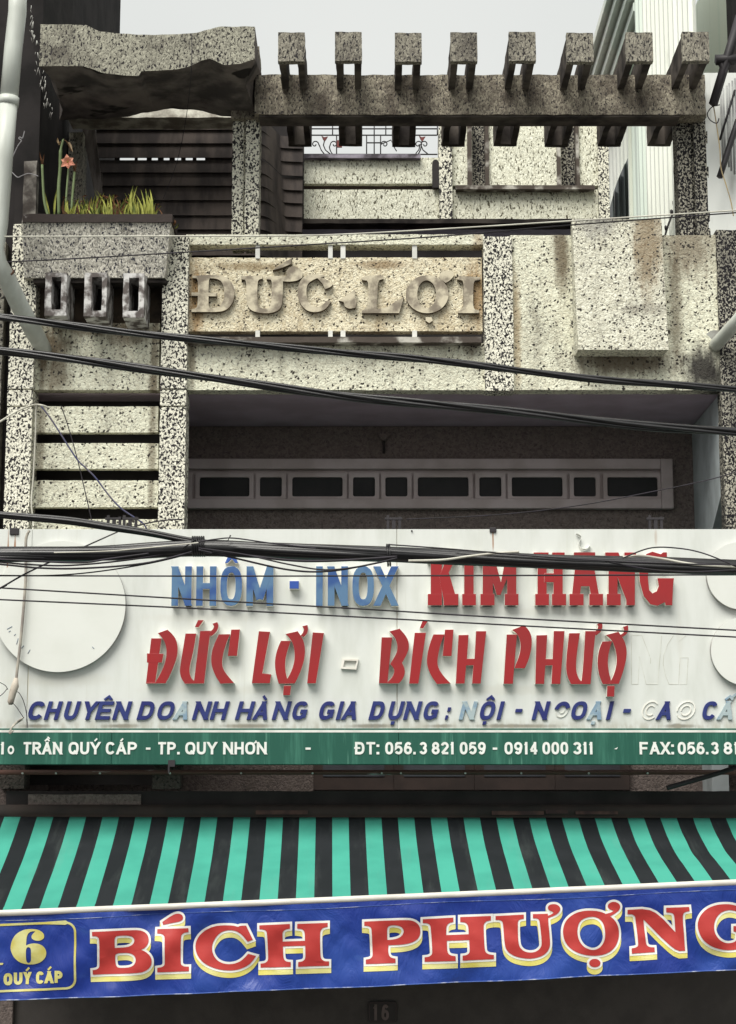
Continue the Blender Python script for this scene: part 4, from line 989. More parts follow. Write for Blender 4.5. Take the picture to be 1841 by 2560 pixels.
# the broken letters: half a G, and two bare rims
mb = MB(); x0_, x1_, zb_, zt_ = rect(1380, 1419, 1754, 1799, Y2); cxx, czz = (x0_+x1_)/2, (zb_+zt_)/2
l = arc(cxx, czz, (x1_-x0_)/2-.012, (zt_-zb_)/2-.012, 20, 170, 12); put(mb, shear([s_ if isinstance(s_[0][0], tuple) else [s_] for s_ in [stroke(l, .026)]], SH, zb_), Y2, Ysn - .001); mb.build('letter', M['navy'], sign, bevel=.002)
for a_, b_, o in ((1380, 1419, 1), (1601, 1640, 0), (1687, 1731, 0)):
    x0_, x1_, zb_, zt_ = rect(a_, b_, 1754, 1799, Ysn); cxx, czz = (x0_+x1_)/2, (zb_+zt_)/2; mb = MB()
    k0, k1 = (200, 380) if o else ((45, 315) if a_ < 1650 else (-150, 185))
    rx, rz = (x1_-x0_)/2, (zt_-zb_)/2
    for q_ in ((1.0, .55) if not o else (.75, .3)): put(mb, shear([[s_] for s_ in stroke(arc(cxx, czz, rx*q_, rz*q_, k0, k1, 16), .005)], SH, zb_), Ysn - .006, Ysn)
    mb.build('empty_letter_rim', M['side'] if not o else M['glue'], sign)
# fixings on the top edge
for px, py, w_ in ((36, 1330, .03), (1233, 1326, .022), (1030, 1327, .006)):
    q = at(px, py, Ysn - .01); mb = MB(); mb.box(q.x - w_, q.x + w_, Ysn - .012, Ysn + .05, q.z - w_*.6, q.z + w_*.9); mb.build('fixing', M['iron'], sign, bevel=.004)
for px in (985, 1640, 325, 285):
    mb = MB(); Yk = Ysn + .25
    a0, a1, z0_, z1_ = rect(px - 18, px + 18, 1288, 1340, Yk)
    mb.box(a0, a0 + .018, Yk, Yk + .02, z0_, z1_); mb.box(a1 - .018, a1, Yk, Yk + .02, z0_, z1_ - .01); mb.box(a0 - .012, a1 + .008, Yk - .003, Yk + .023, z1_ - .03, z1_ - .015); mb.box((a0+a1)/2-.012, (a0+a1)/2+.012, Yk, Yk+.02, z0_, z1_-.03)
    mb.box(a0, a1, Ysn + .1, Yk + .02, z0_, z0_ + .02); mb.build('bracket', M['iron'], sign)
q = at(430, 1905, Ysn); mb = MB(); mb.box(q.x-.022, q.x+.022, Ysn-.02, Ysn+.02, q.z-.03, q.z+.012); mb.box(q.x-.022, q.x-.012, Ysn-.02, Ysn, q.z-.07, q.z-.03); mb.build('fixing', M['iron'], sign)
# ================================================================== awning
Ya, Yb2 = -.10, -1.28
PER = 82.0 / FPX * (Ya - CAM.y) / 1.0 * 1.0
a0_, a1_ = at(0, 2043, Ya), at(1841, 2043, Ya)
PER = (at(921, 2043, Ya).x - at(839, 2043, Ya).x)
awn = thing('awning', (0, Ya, at(920, 2043, Ya).z), 'sloping striped awning in turquoise and black fabric below the shop sign', 'awning')
s = NT('striped awning fabric')
X = s.sep()
xo = at(175, 2043, Ya).x
# stripe run follows the weave: shift sideways by 1 cm per metre of run-out
sh = s.math('ADD', X[0], s.math('MULTIPLY', X[1], .022))
ph = s.math('FRACT', s.math('MULTIPLY', s.math('SUBTRACT', sh, xo + Ya*.022 - PER*40), 1/PER))
wz = s.ramp(s.noise(1.0, 4, s.mapping((9, 1.4, 1.4)), .65).outputs[0], .50, .78, 0, .4)
tq = s.mix(s.ramp(s.noise(2.5, 3).outputs[0], .35, .7), (0.06, .35, .265), (0.048, .295, .225))
bk = s.mix(s.ramp(s.noise(3, 3).outputs[0], .35, .7), (0.010, .013, .015), (0.015, .018, .021))
c = s.mix(s.math('LESS_THAN', ph, .5), bk, tq)
c = s.mix(wz, c, s.mix(.28, c, (.20, .24, .22)))
s.bump(s.noise(220, 2).outputs[0], .15, .002)
M['stripes'] = s.done(c, .75, .2)
def barz(px): return (2281 + (2248-2281)*px/920) if px < 920 else (2248 + (2209-2248)*(px-920)/921)
NX, NY = 140, 26; mb = MB(); g = []
for i in range(NX+1):
    px = -60 + 1970*i/NX
    t = at(px, 2042 + (px/1841)*3, Ya); tb = at(px + 8, barz(min(max(px, 0), 1841)) + (0 if 0 <= px <= 1841 else (-0.0359*px if px < 0 else -0.0423*(px-1841))), Yb2)
    col_ = []
    for j in range(NY+1):
        k = j/NY; X_ = t.x + (t.x*1.0 - t.x)*k
        Xp = t.x - .022*0
        y_ = Ya + (Yb2-Ya)*k
        # straight across in world x
        z_ = t.z + (tb.z - t.z)*k
        r_ = max(0, (px-900)/941)
        z_ -= (.035 + .05*r_*r_)*4*k*(1-k)*(.6+.4*math.cos(k*3))
        dz = .006*noise.noise(Vector((t.x*3, k*3, 1))) + .010*noise.noise(Vector((t.x*9 + k*5, k*6, 7)))*(1-k)**2*1.6
        z_ += dz*(4*k*(1-k))**.5
        col_.append(mb.bm.verts.new((t.x, y_, z_)))
    g.append(col_)
for i in range(NX):
    for j in range(NY):
        f = mb.bm.faces.new([g[i][j], g[i+1][j], g[i+1][j+1], g[i][j+1]]); f.smooth = True
g_co = [(c_[-2].co.copy(), c_[-1].co.copy()) for c_ in g]
can = mb.build('canopy', M['stripes'], awn)
sol = can.modifiers.new('thickness', 'SOLIDIFY'); sol.thickness = .003; sol.offset = -1
M['barpaint'] = simple('cream painted tube', (0.74, .72, .66), (0.60, .57, .52), 5, .45, .4, 0, 60, (1, 6, 6))
def barpt(px, dy=0, Y=Yb2): return at(px, 2281 - 0.0385*px + dy - (0.0000018*px*px), Y)
path = [barpt(px, 2) for px in range(-80, 1950, 60)]
MB().tube(path, .0185, 14).build('front_bar', M['barpaint'], awn)
# hem: a folded strip sewn along the lower edge
mb = MB(); L = None
for i in range(NX+1):
    a_, b_ = g_co[i]; d_ = (b_ - a_); up = Vector((0, -.35, .94))*.0045
    cur = [mb.bm.verts.new(a_.lerp(b_, .12) + up), mb.bm.verts.new(b_ + up), mb.bm.verts.new(a_.lerp(b_, .12) + up*.3)]
    if L:
        for k in (0,): mb.bm.faces.new([L[0], L[1], cur[1], cur[0]]); mb.bm.faces.new([L[2], L[0], cur[0], cur[2]])
    L = cur
mb.build('hem', M['stripes'], awn)
# roller housing and arms
zc_ = at(920, 2030, Ya + .04).z
M['roller'] = simple('grubby dark roller tube', (0.03, .027, .025), (0.05, .038, .033), 4, .7, .3)
MB().tube([(XL - .3, Ya + .05, zc_), (XR + .3, Ya + .05, zc_)], .05, 14).build('roller', M['roller'], awn)
for px in (-30, 1885, 640, 1240):
    a_ = at(px, 2070, Ya + .1); q = barpt(px, 2)
    MB().tube([(a_.x, Ya + .08, a_.z - .05), (a_.x, (Ya+Yb2)/2, (a_.z+q.z)/2 - .16), (a_.x, Yb2 + .03, q.z - .01)], .018, 8).build('arm', M['barpaint'], awn)
mb = MB(); yk = -.13
for p0, p1, q0, q1 in ((1230, 1360, 2028, 2037), (1365, 1420, 2025, 2034), (1440, 1545, 2028, 2036), (640, 770, 2026, 2036)):
    x0, x1, z0, z1 = rect(p0, p1, q0, q1, Ya - .01); mb.box(x0, x1, Ya - .015, Ya, z0, z1)
mb.build('clamp_strip', simple('rusty strip', (.10, .055, .045), (.05, .03, .03), 12), awn)

# ================================================================== banner hanging from the awning bar
Yn = Yb2 - .012
ban = thing('banner', (0, Yn, barpt(920, 40).z), 'blue vinyl banner with big red outlined letters, hung along the front bar of the awning', 'banner')
def wr(x, z):
    """folds of the hanging vinyl"""
    k = (.034*noise.noise(Vector((x*2.2 + z*2.6, z*1.4, 2))) + .024*noise.noise(Vector((x*4.5 - z*5, z*3, 9))) + .007*noise.noise(Vector((x*11+z*9, z*8, 4))))
    return k
def hang(v):
    top_ = 2.62
    f = min(max((2.93 - v.z)/.12, 0), 1)
    v.y += wr(v.x, v.z)*f
s = NT('blue printed vinyl')
c = s.mix(s.ramp(s.noise(1.7, 4).outputs[0], .35, .7), (0.013, .036, .25), (0.024, .068, .33))
c = s.mix(s.ramp(s.noise(1, 3, s.mapping((2.2, 1, 5))).outputs[0], .62, .78, 0, .35), c, (0.10, .22, .50))
s.bump(s.noise(6, 4, s.mapping((1, 1, .6)), .6, 1.2).outputs[0], .6, .025)
M['vinyl'] = s.done(c, .38, .4)
mb = MB(); NX, NY = 220, 26; g = []
def bbot(px): 
    l = [(-80, 2504), (0, 2501), (300, 2492), (600, 2479), (920, 2467), (1010, 2462), (1300, 2450), (1500, 2439), (1841, 2425), (1950, 2420)]
    return interp(l, px)
for i in range(NX+1):
    px = -80 + 2010*i/NX; t = barpt(px, 9, Yn); b = at(px, bbot(px) + 1.5*noise.noise(Vector((px*.03, 0, 0))), Yn)
    g.append([mb.bm.verts.new((t.x + (b.x-t.x)*j/NY, Yn, t.z + (b.z-t.z)*j/NY)) for j in range(NY+1)])
for i in range(NX):
    for j in range(NY):
        f = mb.bm.faces.new([g[i][j], g[i+1][j], g[i+1][j+1], g[i][j+1]]); f.smooth = True
for v in mb.bm.verts: hang(v.co)
mb.build('cloth', M['vinyl'], ban)
# frayed pale hems, top and bottom
M['hem'] = simple('whitened fold of vinyl', (0.5, .54, .66), (0.06, .12, .38), 5, .5, .3, 0, 60, (2.2, 1, 1), lo=.45, hi=.7)
for fn, r_ in ((lambda px: barpt(px, 21 + 2*math.sin(px*.01), Yn), .0016), (lambda px: at(px, bbot(px) - .5, Yn), .0032)):
    mb = MB(); pts = []
    for i in range(161):
        q = fn(-80 + 2010*i/160); hang(q); q.y -= .0015; pts.append(q)
    mb.tube(pts, r_, 6); mb.build('hem', M['hem'], ban)
M['bred'] = simple('printed red', (0.50, .05, .044), (0.44, .04, .037), 3, .42, .35)
M['bwhite'] = simple('printed white', (0.82, .82, .78), (0.76, .76, .72), 3, .42, .35)
M['byellow'] = simple('printed yellow', (0.70, .62, .14), (0.74, .70, .30), 6, .42, .35)
M['bpale'] = simple('printed pale yellow', (0.62, .60, .27), (0.54, .47, .11), 7, .42, .35)
def flatprint(loops_px, depth, m, mb):
    sub = MB(); sub.prism([toplane(l, Yn) for l in loops_px], Yn, Yn, 0)
    sub.cuts(.024, 'xz')
    vm = {}
    for v in sub.bm.verts:
        q = v.co.copy(); hang(q); q.y -= depth; vm[v] = mb.bm.verts.new(q)
    for f in sub.bm.faces:
        try: nf = mb.bm.faces.new([vm[v] for v in f.verts]); nf.material_index = m; nf.smooth = True
        except ValueError: pass
    sub.bm.free()
def bletter(glyphs, ox, oy, sc, grow=5.6, drop=13):
    """printed letter: red face, white outline, yellow drop shade (three printed layers)"""
    mb = MB()
    for gi, loops in enumerate(glyphs):
        l2 = [pxpoly(chaikin(l, 2, 60), ox, oy, sc) for l in loops]
        out = [offset(l, grow if i == 0 else -grow) for i, l in enumerate(l2)]
        for k in range(1, 4):
            flatprint([[(x_, y_ + drop*k/3) for x_, y_ in l] for l in out], .0025 + .0004*(3-k) + .00005*gi, 2, mb)
        flatprint(out, .0055 + .0001*gi, 1, mb)
        flatprint(l2, .0082 + .0001*gi, 0, mb)
    return mb.build('letter', [M['bred'], M['bwhite'], M['byellow']], ban, normals=False)
Q1 = (200, 2260, 4.5306); Q2 = (460, 2250, 4.0775); Q3 = (880, 2240, 4.0775); Q4 = (1200, 2220, 4.0775); Q5 = (1520, 2220, 5.081)
bletter([[[(145,313),(600,293),(700,300),(765,340),(785,405),(775,455),(735,500),(693,515),(760,545),(805,590),(820,640),(810,700),(760,755),(660,785),(145,802),(145,750),(185,745),(215,725),(222,690),(228,395),(215,375),(190,362),(145,362)],
          [(397,497),(397,390),(415,365),(450,357),(540,355),(600,370),(622,410),(605,455),(560,482),(500,493)], [(400,690),(395,580),(420,562),(470,555),(560,555),(615,580),(637,625),(625,680),(580,715),(500,725),(425,725)]]], *Q1)
bletter([[[(875,285),(1232,272),(1232,318),(1190,322),(1160,340),(1145,370),(1140,660),(1150,690),(1180,708),(1237,708),(1237,760),(878,775),(878,722),(930,715),(960,695),(967,650),(965,385),(955,355),(925,337),(875,335)]],
         [[(930,205),(1040,130),(1100,107),(1150,115),(1172,145),(1165,180),(1130,200),(1050,215),(942,238)]]], *Q1)
bletter([[[(430,257),(510,260),(555,275),(570,262),(635,262),(705,405),(650,425),(600,360),(540,315),(460,303),(380,325),(320,385),(285,460),(290,540),(330,610),(390,645),(460,658),(540,645),(600,610),(655,550),(735,572),(690,640),(620,690),(530,718),(430,720),(320,700),(210,650),(140,575),(113,490),(125,410),(180,335),(270,280),(350,260)]]], *Q2)
bletter([[[(770,258),(1082,243),(1082,292),(1040,298),(1012,318),(1005,350),(1008,425),(1235,415),(1235,350),(1225,310),(1200,295),(1155,290),(1157,243),(1467,232),(1467,272),(1425,280),(1400,300),(1388,335),(1392,570),(1405,605),(1435,625),(1480,625),(1480,670),(1165,680),(1167,632),(1210,625),(1235,605),(1240,570),(1238,465),(1010,475),(1012,580),(1025,615),(1050,630),(1090,632),(1090,682),(780,693),(780,652),(830,645),(855,620),(860,580),(850,345),(840,315),(815,300),(770,298)]]], *Q2)
bletter([[[(127,260),(560,240),(640,255),(690,300),(700,360),(690,420),(640,465),(560,490),(460,500),(375,503),(370,545),(375,600),(400,630),(445,637),(445,682),(143,693),(143,648),(190,640),(212,615),(212,580),(203,345),(195,320),(170,305),(127,302)],
          [(362,450),(358,340),(370,310),(400,297),(460,297),(510,315),(533,355),(520,395),(480,430),(420,445)]]], *Q3)
bletter([[[(722,235),(1035,220),(1035,265),(1000,272),(970,295),(962,330),(962,397),(1190,388),(1188,315),(1175,285),(1150,268),(1105,265),(1105,215),(1417,203),(1417,248),(1375,255),(1345,285),(1343,330),(1350,540),(1365,575),(1395,592),(1445,597),(1445,640),(1127,655),(1127,605),(1165,600),(1195,580),(1200,550),(1195,447),(968,455),(970,555),(985,590),(1010,605),(1055,610),(1057,660),(742,672),(742,625),(785,620),(815,600),(822,565),(805,320),(795,290),(765,275),(722,275)]]], *Q3)
bletter([[[(160,285),(447,270),(447,312),(410,318),(388,335),(385,380),(390,560),(410,610),(450,645),(510,658),(570,650),(615,615),(633,570),(610,350),(600,320),(580,308),(540,308),(540,265),(692,262),(697,305),(695,340),(715,540),(712,600),(680,660),(620,700),(520,720),(420,712),(330,685),(270,635),(250,570),(238,365),(225,335),(195,325),(160,325)]],
         [[(690,283),(730,268),(750,252),(740,240),(705,228),(692,205),(698,180),(725,165),(775,163),(812,185),(822,215),(805,250),(765,280),(690,308)]]], *Q4)
bletter([[[(1130,228),(1230,238),(1330,285),(1390,345),(1420,430),(1415,520),(1370,610),(1290,670),(1180,692),(1060,680),(950,640),(875,570),(843,480),(848,390),(890,310),(970,255),(1050,232)],
          [(1130,288),(1200,300),(1255,350),(1275,440),(1270,530),(1235,595),(1180,628),(1120,628),(1050,595),(1005,530),(988,450),(1000,370),(1040,315)]],
         [[(1285,262),(1335,250),(1365,232),(1325,220),(1302,195),(1310,162),(1345,140),(1390,142),(1425,165),(1433,200),(1410,240),(1345,280),(1315,290)]], [arc(1168,762,58,43,0,345,17)]], *Q4)
bletter([[[(250,277),(575,258),(858,560),(845,370),(830,325),(795,312),(740,310),(738,250),(1028,238),(1033,293),(985,300),(955,320),(945,365),(980,795),(850,802),(455,400),(480,690),(495,730),(530,750),(590,752),(592,812),(297,828),(295,762),(345,755),(380,735),(383,690),(355,385),(340,350),(310,335),(250,335)]]], *Q5)
bletter([[[(1490,202),(1600,212),(1680,250),(1720,225),(1780,220),(1830,370),(1770,390),(1700,320),(1600,285),(1520,278),(1430,310),(1360,390),(1335,490),(1350,580),(1410,660),(1500,703),(1600,690),(1640,650),(1640,560),(1590,548),(1590,482),(1860,470),(1860,530),(1810,545),(1800,720),(1700,765),(1580,788),(1450,785),(1300,740),(1180,640),(1125,490),(1150,370),(1240,270),(1360,215)]]], *Q5)
Q6 = (0, 2280, 6.273)
def pale(glyphs, name, k=.004):
    mb = MB()
    for gi, loops in enumerate(glyphs): flatprint([pxpoly(l, *Q6) for l in loops], k + .00008*gi, 0, mb)
    return mb.build(name, M['bpale'], ban, normals=False)
fr = [(-430, 224)] + [(300, 192), (700, 175), (1030, 167)] + arc(1030, 315, 150, 148, -90, 0, 8) + [(1180, 700)] + arc(1030, 1055, 150, 145, 0, 90, 8) + [(600, 1218), (-430, 1260)]
pale([[stroke(fr, 35)[0]]], 'number_frame')
pale([[chaikin([(440,270),(510,268),(600,280),(670,320),(697,375),(680,425),(620,453),(550,450),(495,420),(490,380),(510,345),(552,307),(500,303),(450,325),(420,375),(412,450),(410,525),(470,500),(550,490),(640,510),(700,560),(728,635),(710,720),(640,790),(540,825),(430,828),(310,795),(220,720),(170,620),(162,540),(190,430),(260,335),(370,280)], 2, 60),
       chaikin([(450,548),(480,565),(490,610),(487,760),(470,795),(445,805),(420,795),(408,750),(408,600),(420,560)], 2, 60)]], 'numeral')
pale([[[(-200, 290), (-80, 285), (-80, 800), (52, 798), (55, 812), (40, 830), (-300, 840), (-300, 812), (-200, 808)]]], 'numeral')
def bword(ch, a_, b_, acc, t_):
    gl_ = glyph(ch, a_, b_, -(t_+190), -t_, 50, acc)
    pale([[[(x_, -z_) for x_, z_ in l] for l in loops] for loops in gl_], 'letter')
for ch, a_, b_, acc, t_ in (('Q', 60, 193, '', 960), ('U', 212, 345, '', 953), ('Y', 365, 480, 'a', 945), ('C', 560, 690, '', 936), ('A', 702, 840, 'a', 928), ('P', 858, 985, '', 922)): bword(ch, a_, b_, acc, t_)

# ================================================================== house number plate on the shop wall
Yh = .12
x0, x1, z0, z1 = rect(921, 994, 2503, 2556, Yh)
plate = thing('house_number_plate', ((x0+x1)/2, Yh, z0), 'small dark house number plate reading 16 on the wall under the awning', 'number plate')
M['platebrown'] = simple('dim brown enamel', (0.05, .037, .035), (.04, .03, .028), 8, .6, .3)
M['platedig'] = simple('dim raised digits', (0.13, .10, .095), (.10, .08, .075), 8, .6, .3)
MB().prism([rrect(x0, x1, z0, z1, .02)], Yh - .012, Yh - .001, back=True).build('plate', simple('dark enamel plate', (.03, .026, .025), (.024, .021, .02), 6, .6, .3), plate, bevel=.002)
MB().prism([rrect(x0+.006, x1-.006, z0+.006, z1-.006, .016), rrect(x0+.011, x1-.011, z0+.011, z1-.011, .012)], Yh - .014, Yh - .011).build('rim', M['platebrown'], plate)
for ch, a_, b_ in (('1', 932, 946), ('6', 954, 973)):
    a0, a1, zb_, zt_ = rect(a_, b_, 2511, 2551, Yh - .016); mb = MB(); put(mb, glyph(ch, a0, a1, zb_, zt_, .018), Yh - .016, Yh - .011); mb.build('digit', M['platedig'], plate)

# ================================================================== neighbours
M['dark'] = simple('black mould wall', (0.032, .029, .029), (0.018, .017, .017), 3, .95, .1, .3, 20)
nl = thing('neighbour_house', (-4, .6, 0), 'blackened neighbouring house close against the left side of the shophouse', 'house')
xe = xof(100, 300, .1)
MB().box(-7, xe, .1, 1.32, 0, 14).build('wall', M['dark'], nl)
xe2 = xof(30, 700, -.02)
MB().box(-7, xof(12, 700, -.02), -.02, .12, 0, zof(604, -.02)).rough(.005, 12, .12).build('front_wall', pebble('dark speckled wall', (.26, .25, .21), (.02, .02, .02), .5, 46, (.15, .14, .12), grime=SOOT, gamt=.8, glo=.4, ghi=.65), nl)
mb = MB()   # rough lit mortar edge
pts = [at(x_, y_, .06) for x_, y_ in ((82, 20), (84, 60), (88, 100), (93, 140), (104, 200), (112, 235), (120, 270), (128, 300))]
for i in range(46):
    t = random.random(); k = min(int(t*7), 6); f = t*7-k; q = pts[k].lerp(pts[k+1], f) + Vector((random.uniform(-.03, .02), 0, random.uniform(-.03, .03)))
    mb.tube([q, q + Vector((random.uniform(-.012, .012), 0, random.uniform(.02, .06)))], random.uniform(.001, .0035), 5)
mb.build('mortar_edge', simple('crumbling mortar', (.5, .5, .47), (.16, .15, .14), 20), nl)
nb = thing('neighbour_house', (-3.2, 5.2, 0), 'dark house with an upright gable edge standing behind the left end of the roof hood', 'house')
xg = xof(166, 40, 5.2)
MB().box(-7, xg, 5.2, 9, 0, 16).build('wall', M['dark'], nb)
MB().box(xof(108, 20, 5.1), xof(114, 20, 5.1), 5.14, 5.2, 9, 16).build('downpipe', M['purple'], nb)
# rough strip of wall lit behind the stalk
x0, x1, z0, z1 = rect(60, 92, 405, 560, .04)
MB().box(x0, x1, .02, .1, z0, z1).rough(.006, 10, .06).build('broken_wall_end', simple('flaking plaster', (.33, .31, .28), (.06, .052, .047), 6, .9, .1, .5, 30), nl)
x0, x1, z0, z1 = rect(36, 60, 405, 700, .04)
MB().box(x0, x1, .04, .1, z0, z1).build('wall_return', M['dark'], nl)

# right: long sheet metal building running back from the street
nr = thing('metal_clad_building', (4, 4, 0), 'tall pale green metal clad building on the right with ribbed side wall', 'building')
s = NT('pale coated steel')
X = s.sep()
c = s.mix(s.ramp(s.noise(.5, 3, s.mapping((1, 2.2, .3))).outputs[0], .35, .65), (0.82, .85, .77), (0.90, .92, .86))
c = s.mix(s.ramp(s.noise(.6, 2, s.mapping((1, 1.6, .05))).outputs[0], .56, .6, 0, .6), c, (0.60, .72, .64))
c = s.mix(s.ramp(s.noise(4, 4, s.mapping((1, 3, .5))).outputs[0], .6, .8, 0, .5), c, (.40, .41, .36))
M['sheet'] = s.done(c, .5, .4)
Xr = 2.45
def ribbed(x, y0, y1, z0, z1, pitch=.2, d=.028):
    mb = MB(); ys = []; y = y0
    while y < y1:
        for o, q in ((0, 0), (.62, 0), (.70, 1), (.92, 1)): ys.append((y + o*pitch, x - q*d))
        y += pitch
    L = None
    for y, xx in ys:
        cur = [mb.bm.verts.new((xx, y, z0)), mb.bm.verts.new((xx, y, z1))]
        if L: mb.bm.faces.new([L[0], cur[0], cur[1], L[1]])
        L = cur
    return mb
ztop = 10.9
ribbed(Xr, .45, 3.1, zof(622), ztop + 4, .21, .03).build('side_cladding', M['sheet'], nr)
ribbed(Xr + .12, 3.12, 14, zof(622), ztop - .5, .26, .02).build('side_cladding', M['sheet'], nr)
MB().box(Xr + .42, 8, .5, 14, 0, ztop - .52).build('wall', M['sheet'], nr)
mb = MB()
for k in range(5): mb.box(Xr + .02 - .0 - k*.055, Xr + .14 - k*.055, 3.2, 14, ztop - .42 + k*.12, ztop - .34 + k*.12)
mb.build('eaves_flashing', M['sheet'], nr)
mb = MB()
for k in range(4): mb.box(Xr + .05 - k*.055, Xr + .13 - k*.055, 3.2, 14, ztop - .34 + k*.12, ztop - .30 + k*.12)
mb.build('eaves_gap', M['iron'], nr)
# screws in the low rear wall seen under the pergola
Yk = 4.4
x0, x1, z0, z1 = rect(1574, 1700, 316, 640, Yk)
mb = MB(); L = None; w_ = (x1 + .6 - x0); n = 24
for i in range(n*4+1):
    u = i/(n*4); q = (i % 4) in (2, 3); cur = [mb.bm.verts.new((x0 + w_*u, Yk - (.012 if q else 0), z0 - .5)), mb.bm.verts.new((x0 + w_*u, Yk - (.012 if q else 0), z1 + .6))]
    if L: mb.bm.faces.new([L[0], cur[0], cur[1], L[1]])
    L = cur
lowc = mb.build('rear_cladding', simple('pale cream steel', (.70, .73, .63), (.62, .66, .57), 2, .5, .4, 0, 60, (1, 1, .3)), nr)
for px, py in ((1631, 390), (1623, 409), (1609, 450), (1596, 492), (1691, 432), (1675, 475), (1660, 522)):
    q = at(px, py, Yk - .02); MB().tube([(q.x, Yk - .022, q.z), (q.x, Yk, q.z)], .011, 8).build('screw', M['iron'], lowc)
# curved dark sheets leaning beside it
mb = MB(); L = None
for i in range(25):
    u = i/24; px = 1524 + 50*u
    xt = at(px, 0, 3.2).x; top_ = 560 - 175*max(0, (u-.0))**.55
    dy = .05*math.sin(u*22)
    cur = [mb.bm.verts.new((at(px, 600, 3.2).x, 3.2 + dy, zof(640, 3.2))), mb.bm.verts.new((at(px, top_, 3.2).x, 3.2 + dy + .1, zof(top_, 3.2)))]
    if L: f = mb.bm.faces.new([L[0], cur[0], cur[1], L[1]])
    L = cur
tag(mb.build('roofing_sheet', simple('dark grey green sheet', (.07, .085, .08), (.03, .035, .038), 2, .35, .5, 0, 60, (6, 1, .4)), loc=(at(1540, 560, 3.2).x, 3.2, zof(600, 3.2))), 'dark curved roofing sheet leaning between the rear wall and the cream cladding', 'roofing sheet')
# front wall of the right-hand neighbour
nf = thing('neighbour_house', (3.4, 1, 0), 'white plastered neighbour wall at the right edge, beside the sheet metal cladding', 'house')
M['plaster'] = simple('streaked white plaster', (.74, .76, .73), (.46, .47, .44), 2.2, .85, .2, .1, 30, (3, 3, .7), lo=.3, hi=.5)
xq = xof(1772, 450, .1)
MB().box(xq, 7, .15, .44, zof(600, .15), zof(175, .1)).build('front_wall', M['plaster'], nf)
MB().box(XR + .45, 7, .1, .44, 0, zof(600, .15)).build('front_wall', M['plaster'], nf)
MB().box(xof(1832, 60, .3), 7, .3, .5, zof(178, .1), zof(-400, .3)).build('upper_wall', M['dark'], nf)
# its black bracket and window bars
br = thing('wall_bracket', (at(1800, 400, -.1).x, -.1, at(1800, 500, -.1).z), 'black slanting steel bracket with a short cross bar, at upper right edge', 'bracket')
def bar(path, w_, par, name='arm', mat=M['iron'], Y=-.15):
    return MB().tube([at(x_, y_, Y) for x_, y_ in path], w_, 4).build(name, mat, par)
bar([(1850, 40), (1820, 140), (1783, 262)], .032, br); bar([(1789, 150), (1850, 148)], .040, br, 'cross_bar'); bar([(1803, 160), (1812, 184), (1822, 160)], .022, br, 'clamp')
bars = thing('window_bars', (at(1830, 400, .05).x, .05, at(1830, 470, .05).z), 'grey vertical window bars on the right hand neighbour wall, below the black bracket', 'window bars')
for k, px in enumerate((1800, 1806, 1815, 1821, 1829, 1836)):
    bar([(px + 2, 190 + (6-k)*6), (px + 8, 400 + k*9)], .007, bars, 'bar', simple('grey painted bar', (.45, .46, .45), (.3, .3, .3), 8) if k == 0 else bpy.data.materials['grey painted bar'], .05)
bar([(1838, 225), (1800, 350)], .008, bars, 'brace', M['iron'], .04)
stay = thing('hose', (at(1820, 380, -.05).x, -.05, at(1800, 446, -.05).z), 'thick black drooping hose in front of the window bars at the right edge', 'hose')
bar([(1846, 300), (1836, 330), (1822, 372), (1812, 405), (1799, 444)], .022, stay, 'tube', M['iron'], -.05)

# ================================================================== pipes
M['pvc'] = simple('white plastic pipe', (.56, .59, .545), (.44, .46, .42), 2.4, .4, .4, 0, 60, (3, 3, .6))
Yp_ = -.6
pp = thing('drainpipe', (at(10, 860, -.1).x, -.1, at(10, 860, -.1).z), 'long white drainpipe down the left edge, bending into the wall under the three vents', 'pipe')
def pipe(path, r_, par, name='pipe'): return MB().tube(path, r_, 18).build(name, M['pvc'], par)
pipe([at(46, -60, Yp_), at(44, 30, Yp_), at(34, 120, Yp_), at(22, 258, Yp_)], .062, pp)
pipe([at(21, 250, Yp_), at(8, 400, Yp_), at(-4, 560, Yp_ ), at(-14, 620, Yp_), at(-6, 660, Yp_ + .03), at(14, 690, Yp_ + .1), at(50, 765, -.33), at(88, 835, -.14), at(106, 866, -.0), at(112, 880, .05)], [.066]*5 + [.062]*3 + [.057]*2, pp)
q = at(22, 254, Yp_); d = (at(8, 400, Yp_) - q).normalized(); MB().tube([q - d*.03, q + d*.03], .070, 18).build('collar', M['pvc'], pp)
q0, q1 = at(12, 682, Yp_ + .09), at(14, 687, Yp_ + .1); MB().tube([q0, q1], .0635, 18).build('rust_ring', simple('rust ring', (.16, .08, .05), (.1, .05, .03)), pp)
p2 = thing('drainpipe', (at(1790, 862, -.02).x, -.02, at(1790, 862, -.02).z), 'short grey white pipe slanting into the wall at the right edge, beside the raised box', 'pipe')
pipe([at(1788, 866, .02), at(1792, 860, -.04), at(1841, 806, -.3), at(1900, 738, -.6)], .046, p2)
MB().tube([at(1787, 852, -.001), at(1787, 852, .03)], .075, 16).build('mortar_collar', simple('grey mortar', (.45, .45, .42), (.3, .29, .27), 9, .9), p2)

